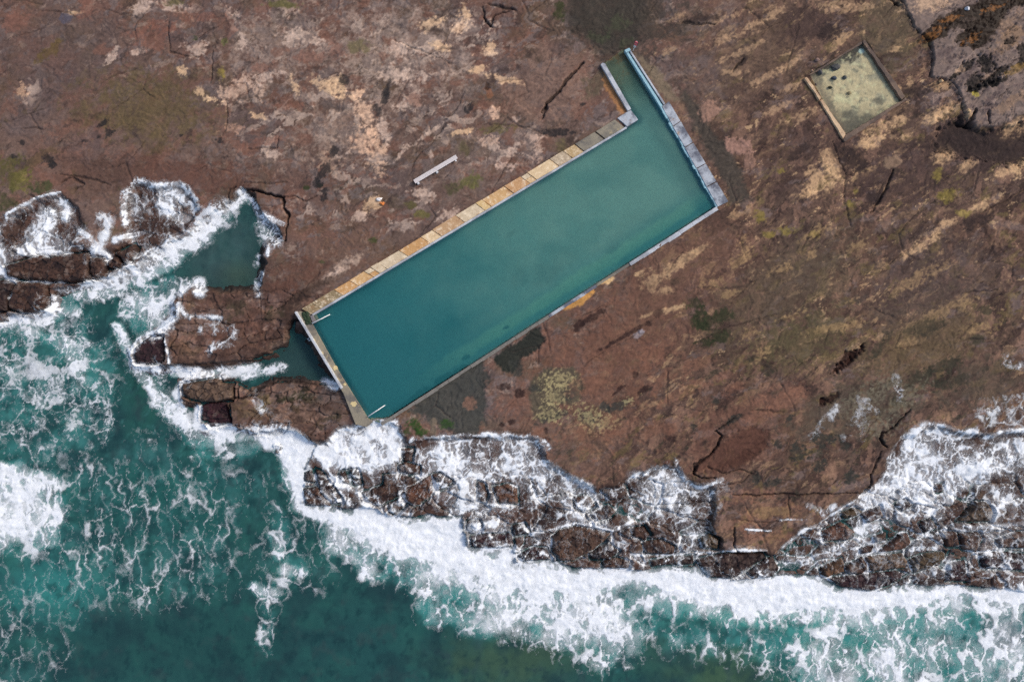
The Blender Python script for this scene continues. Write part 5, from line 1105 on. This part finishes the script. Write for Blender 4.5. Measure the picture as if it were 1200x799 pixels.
# ------------------------------------------------------------------ cloth bundles
def bundle(name, px, py, rx, ry, h, ang, col, label, cat, seed):
    rr = random.Random(seed); bm = bmesh.new(); bmesh.ops.create_icosphere(bm, subdivisions=4, radius=1)
    ph = [rr.uniform(0, 6) for _ in range(6)]
    for v in bm.verts:
        x, y, z = v.co; a_ = math.atan2(y, x)
        k_ = 1 + .16 * math.sin(3 * a_ + ph[0]) + .09 * math.sin(7 * a_ + ph[1]) + .05 * math.sin(11 * x + ph[2]) * math.sin(9 * y + ph[3])
        fz = 1 + .25 * math.sin(6 * x + ph[4]) * math.cos(5 * y + ph[5])
        v.co = (x * rx * S * k_, y * ry * S * k_, max(z, -.35) * h * fz)
    o = done(name, bm, plain(name + '_cloth', col, .9, 9, .85, 1.12, .4), None, 0, True)
    gz = ground(px, py); c = W(px, py, gz); o.location = (c[0], c[1], gz + h * .3); o.rotation_euler = (0, 0, R(ang)); return tag(o, label, cat)
bundle('towel', 444.3, 233.7, 3.6, 2.1, .16, 12, (232, 226, 222), 'crumpled white towel left on the rock beside the orange bag', 'towel', 1)
bundle('bag', 448, 238.8, 3.0, 2.0, .2, 5, (214, 128, 66), 'orange bag lying on the rock beside the white towel', 'bag', 2)

# ------------------------------------------------------------------ light, sky, camera
w = bpy.data.worlds.new('World'); scn.world = w; w.use_nodes = True
nt = w.node_tree; bg = nt.nodes['Background']; sky = nt.nodes.new('ShaderNodeTexSky'); sky.sky_type = 'NISHITA'; sky.sun_disc = False
ELEV, AZ = 38, 62        # azimuth from +Y (up in the picture) towards +X
sky.sun_elevation = R(ELEV); sky.sun_rotation = R(AZ); sky.air_density = 1.0; sky.dust_density = 2.5; sky.ozone_density = .6
nt.links.new(sky.outputs[0], bg.inputs[0]); bg.inputs[1].default_value = .13
L = bpy.data.lights.new('sun', 'SUN'); L.energy = 1.5; L.angle = R(14); L.color = (1, .95, .87)
lo = bpy.data.objects.new('sun', L); COL.objects.link(lo)
from mathutils import Vector
dirv = Vector((math.sin(R(AZ)) * math.cos(R(ELEV)), math.cos(R(AZ)) * math.cos(R(ELEV)), math.sin(R(ELEV))))
lo.rotation_euler = dirv.to_track_quat('Z', 'Y').to_euler(); lo.location = dirv * 60

cam = bpy.data.cameras.new('camera'); co_ = bpy.data.objects.new('camera', cam); COL.objects.link(co_); scn.camera = co_
co_.location = (0, 0, CAMH); co_.rotation_euler = (0, 0, 0)
cam.sensor_width = 36; cam.lens = 36 * CAMH / 120.0; cam.clip_end = 1000; cam.clip_start = .5
vs = scn.view_settings; vs.view_transform = 'Standard'; vs.look = 'None'; vs.exposure = 0.4; vs.gamma = 1; vs.use_curve_mapping = False

cy = scn.cycles; cy.use_denoising = False; cy.max_bounces = 5; cy.diffuse_bounces = 2; cy.glossy_bounces = 2; cy.transmission_bounces = 2; cy.transparent_max_bounces = 6; cy.caustics_reflective = False; cy.caustics_refractive = False
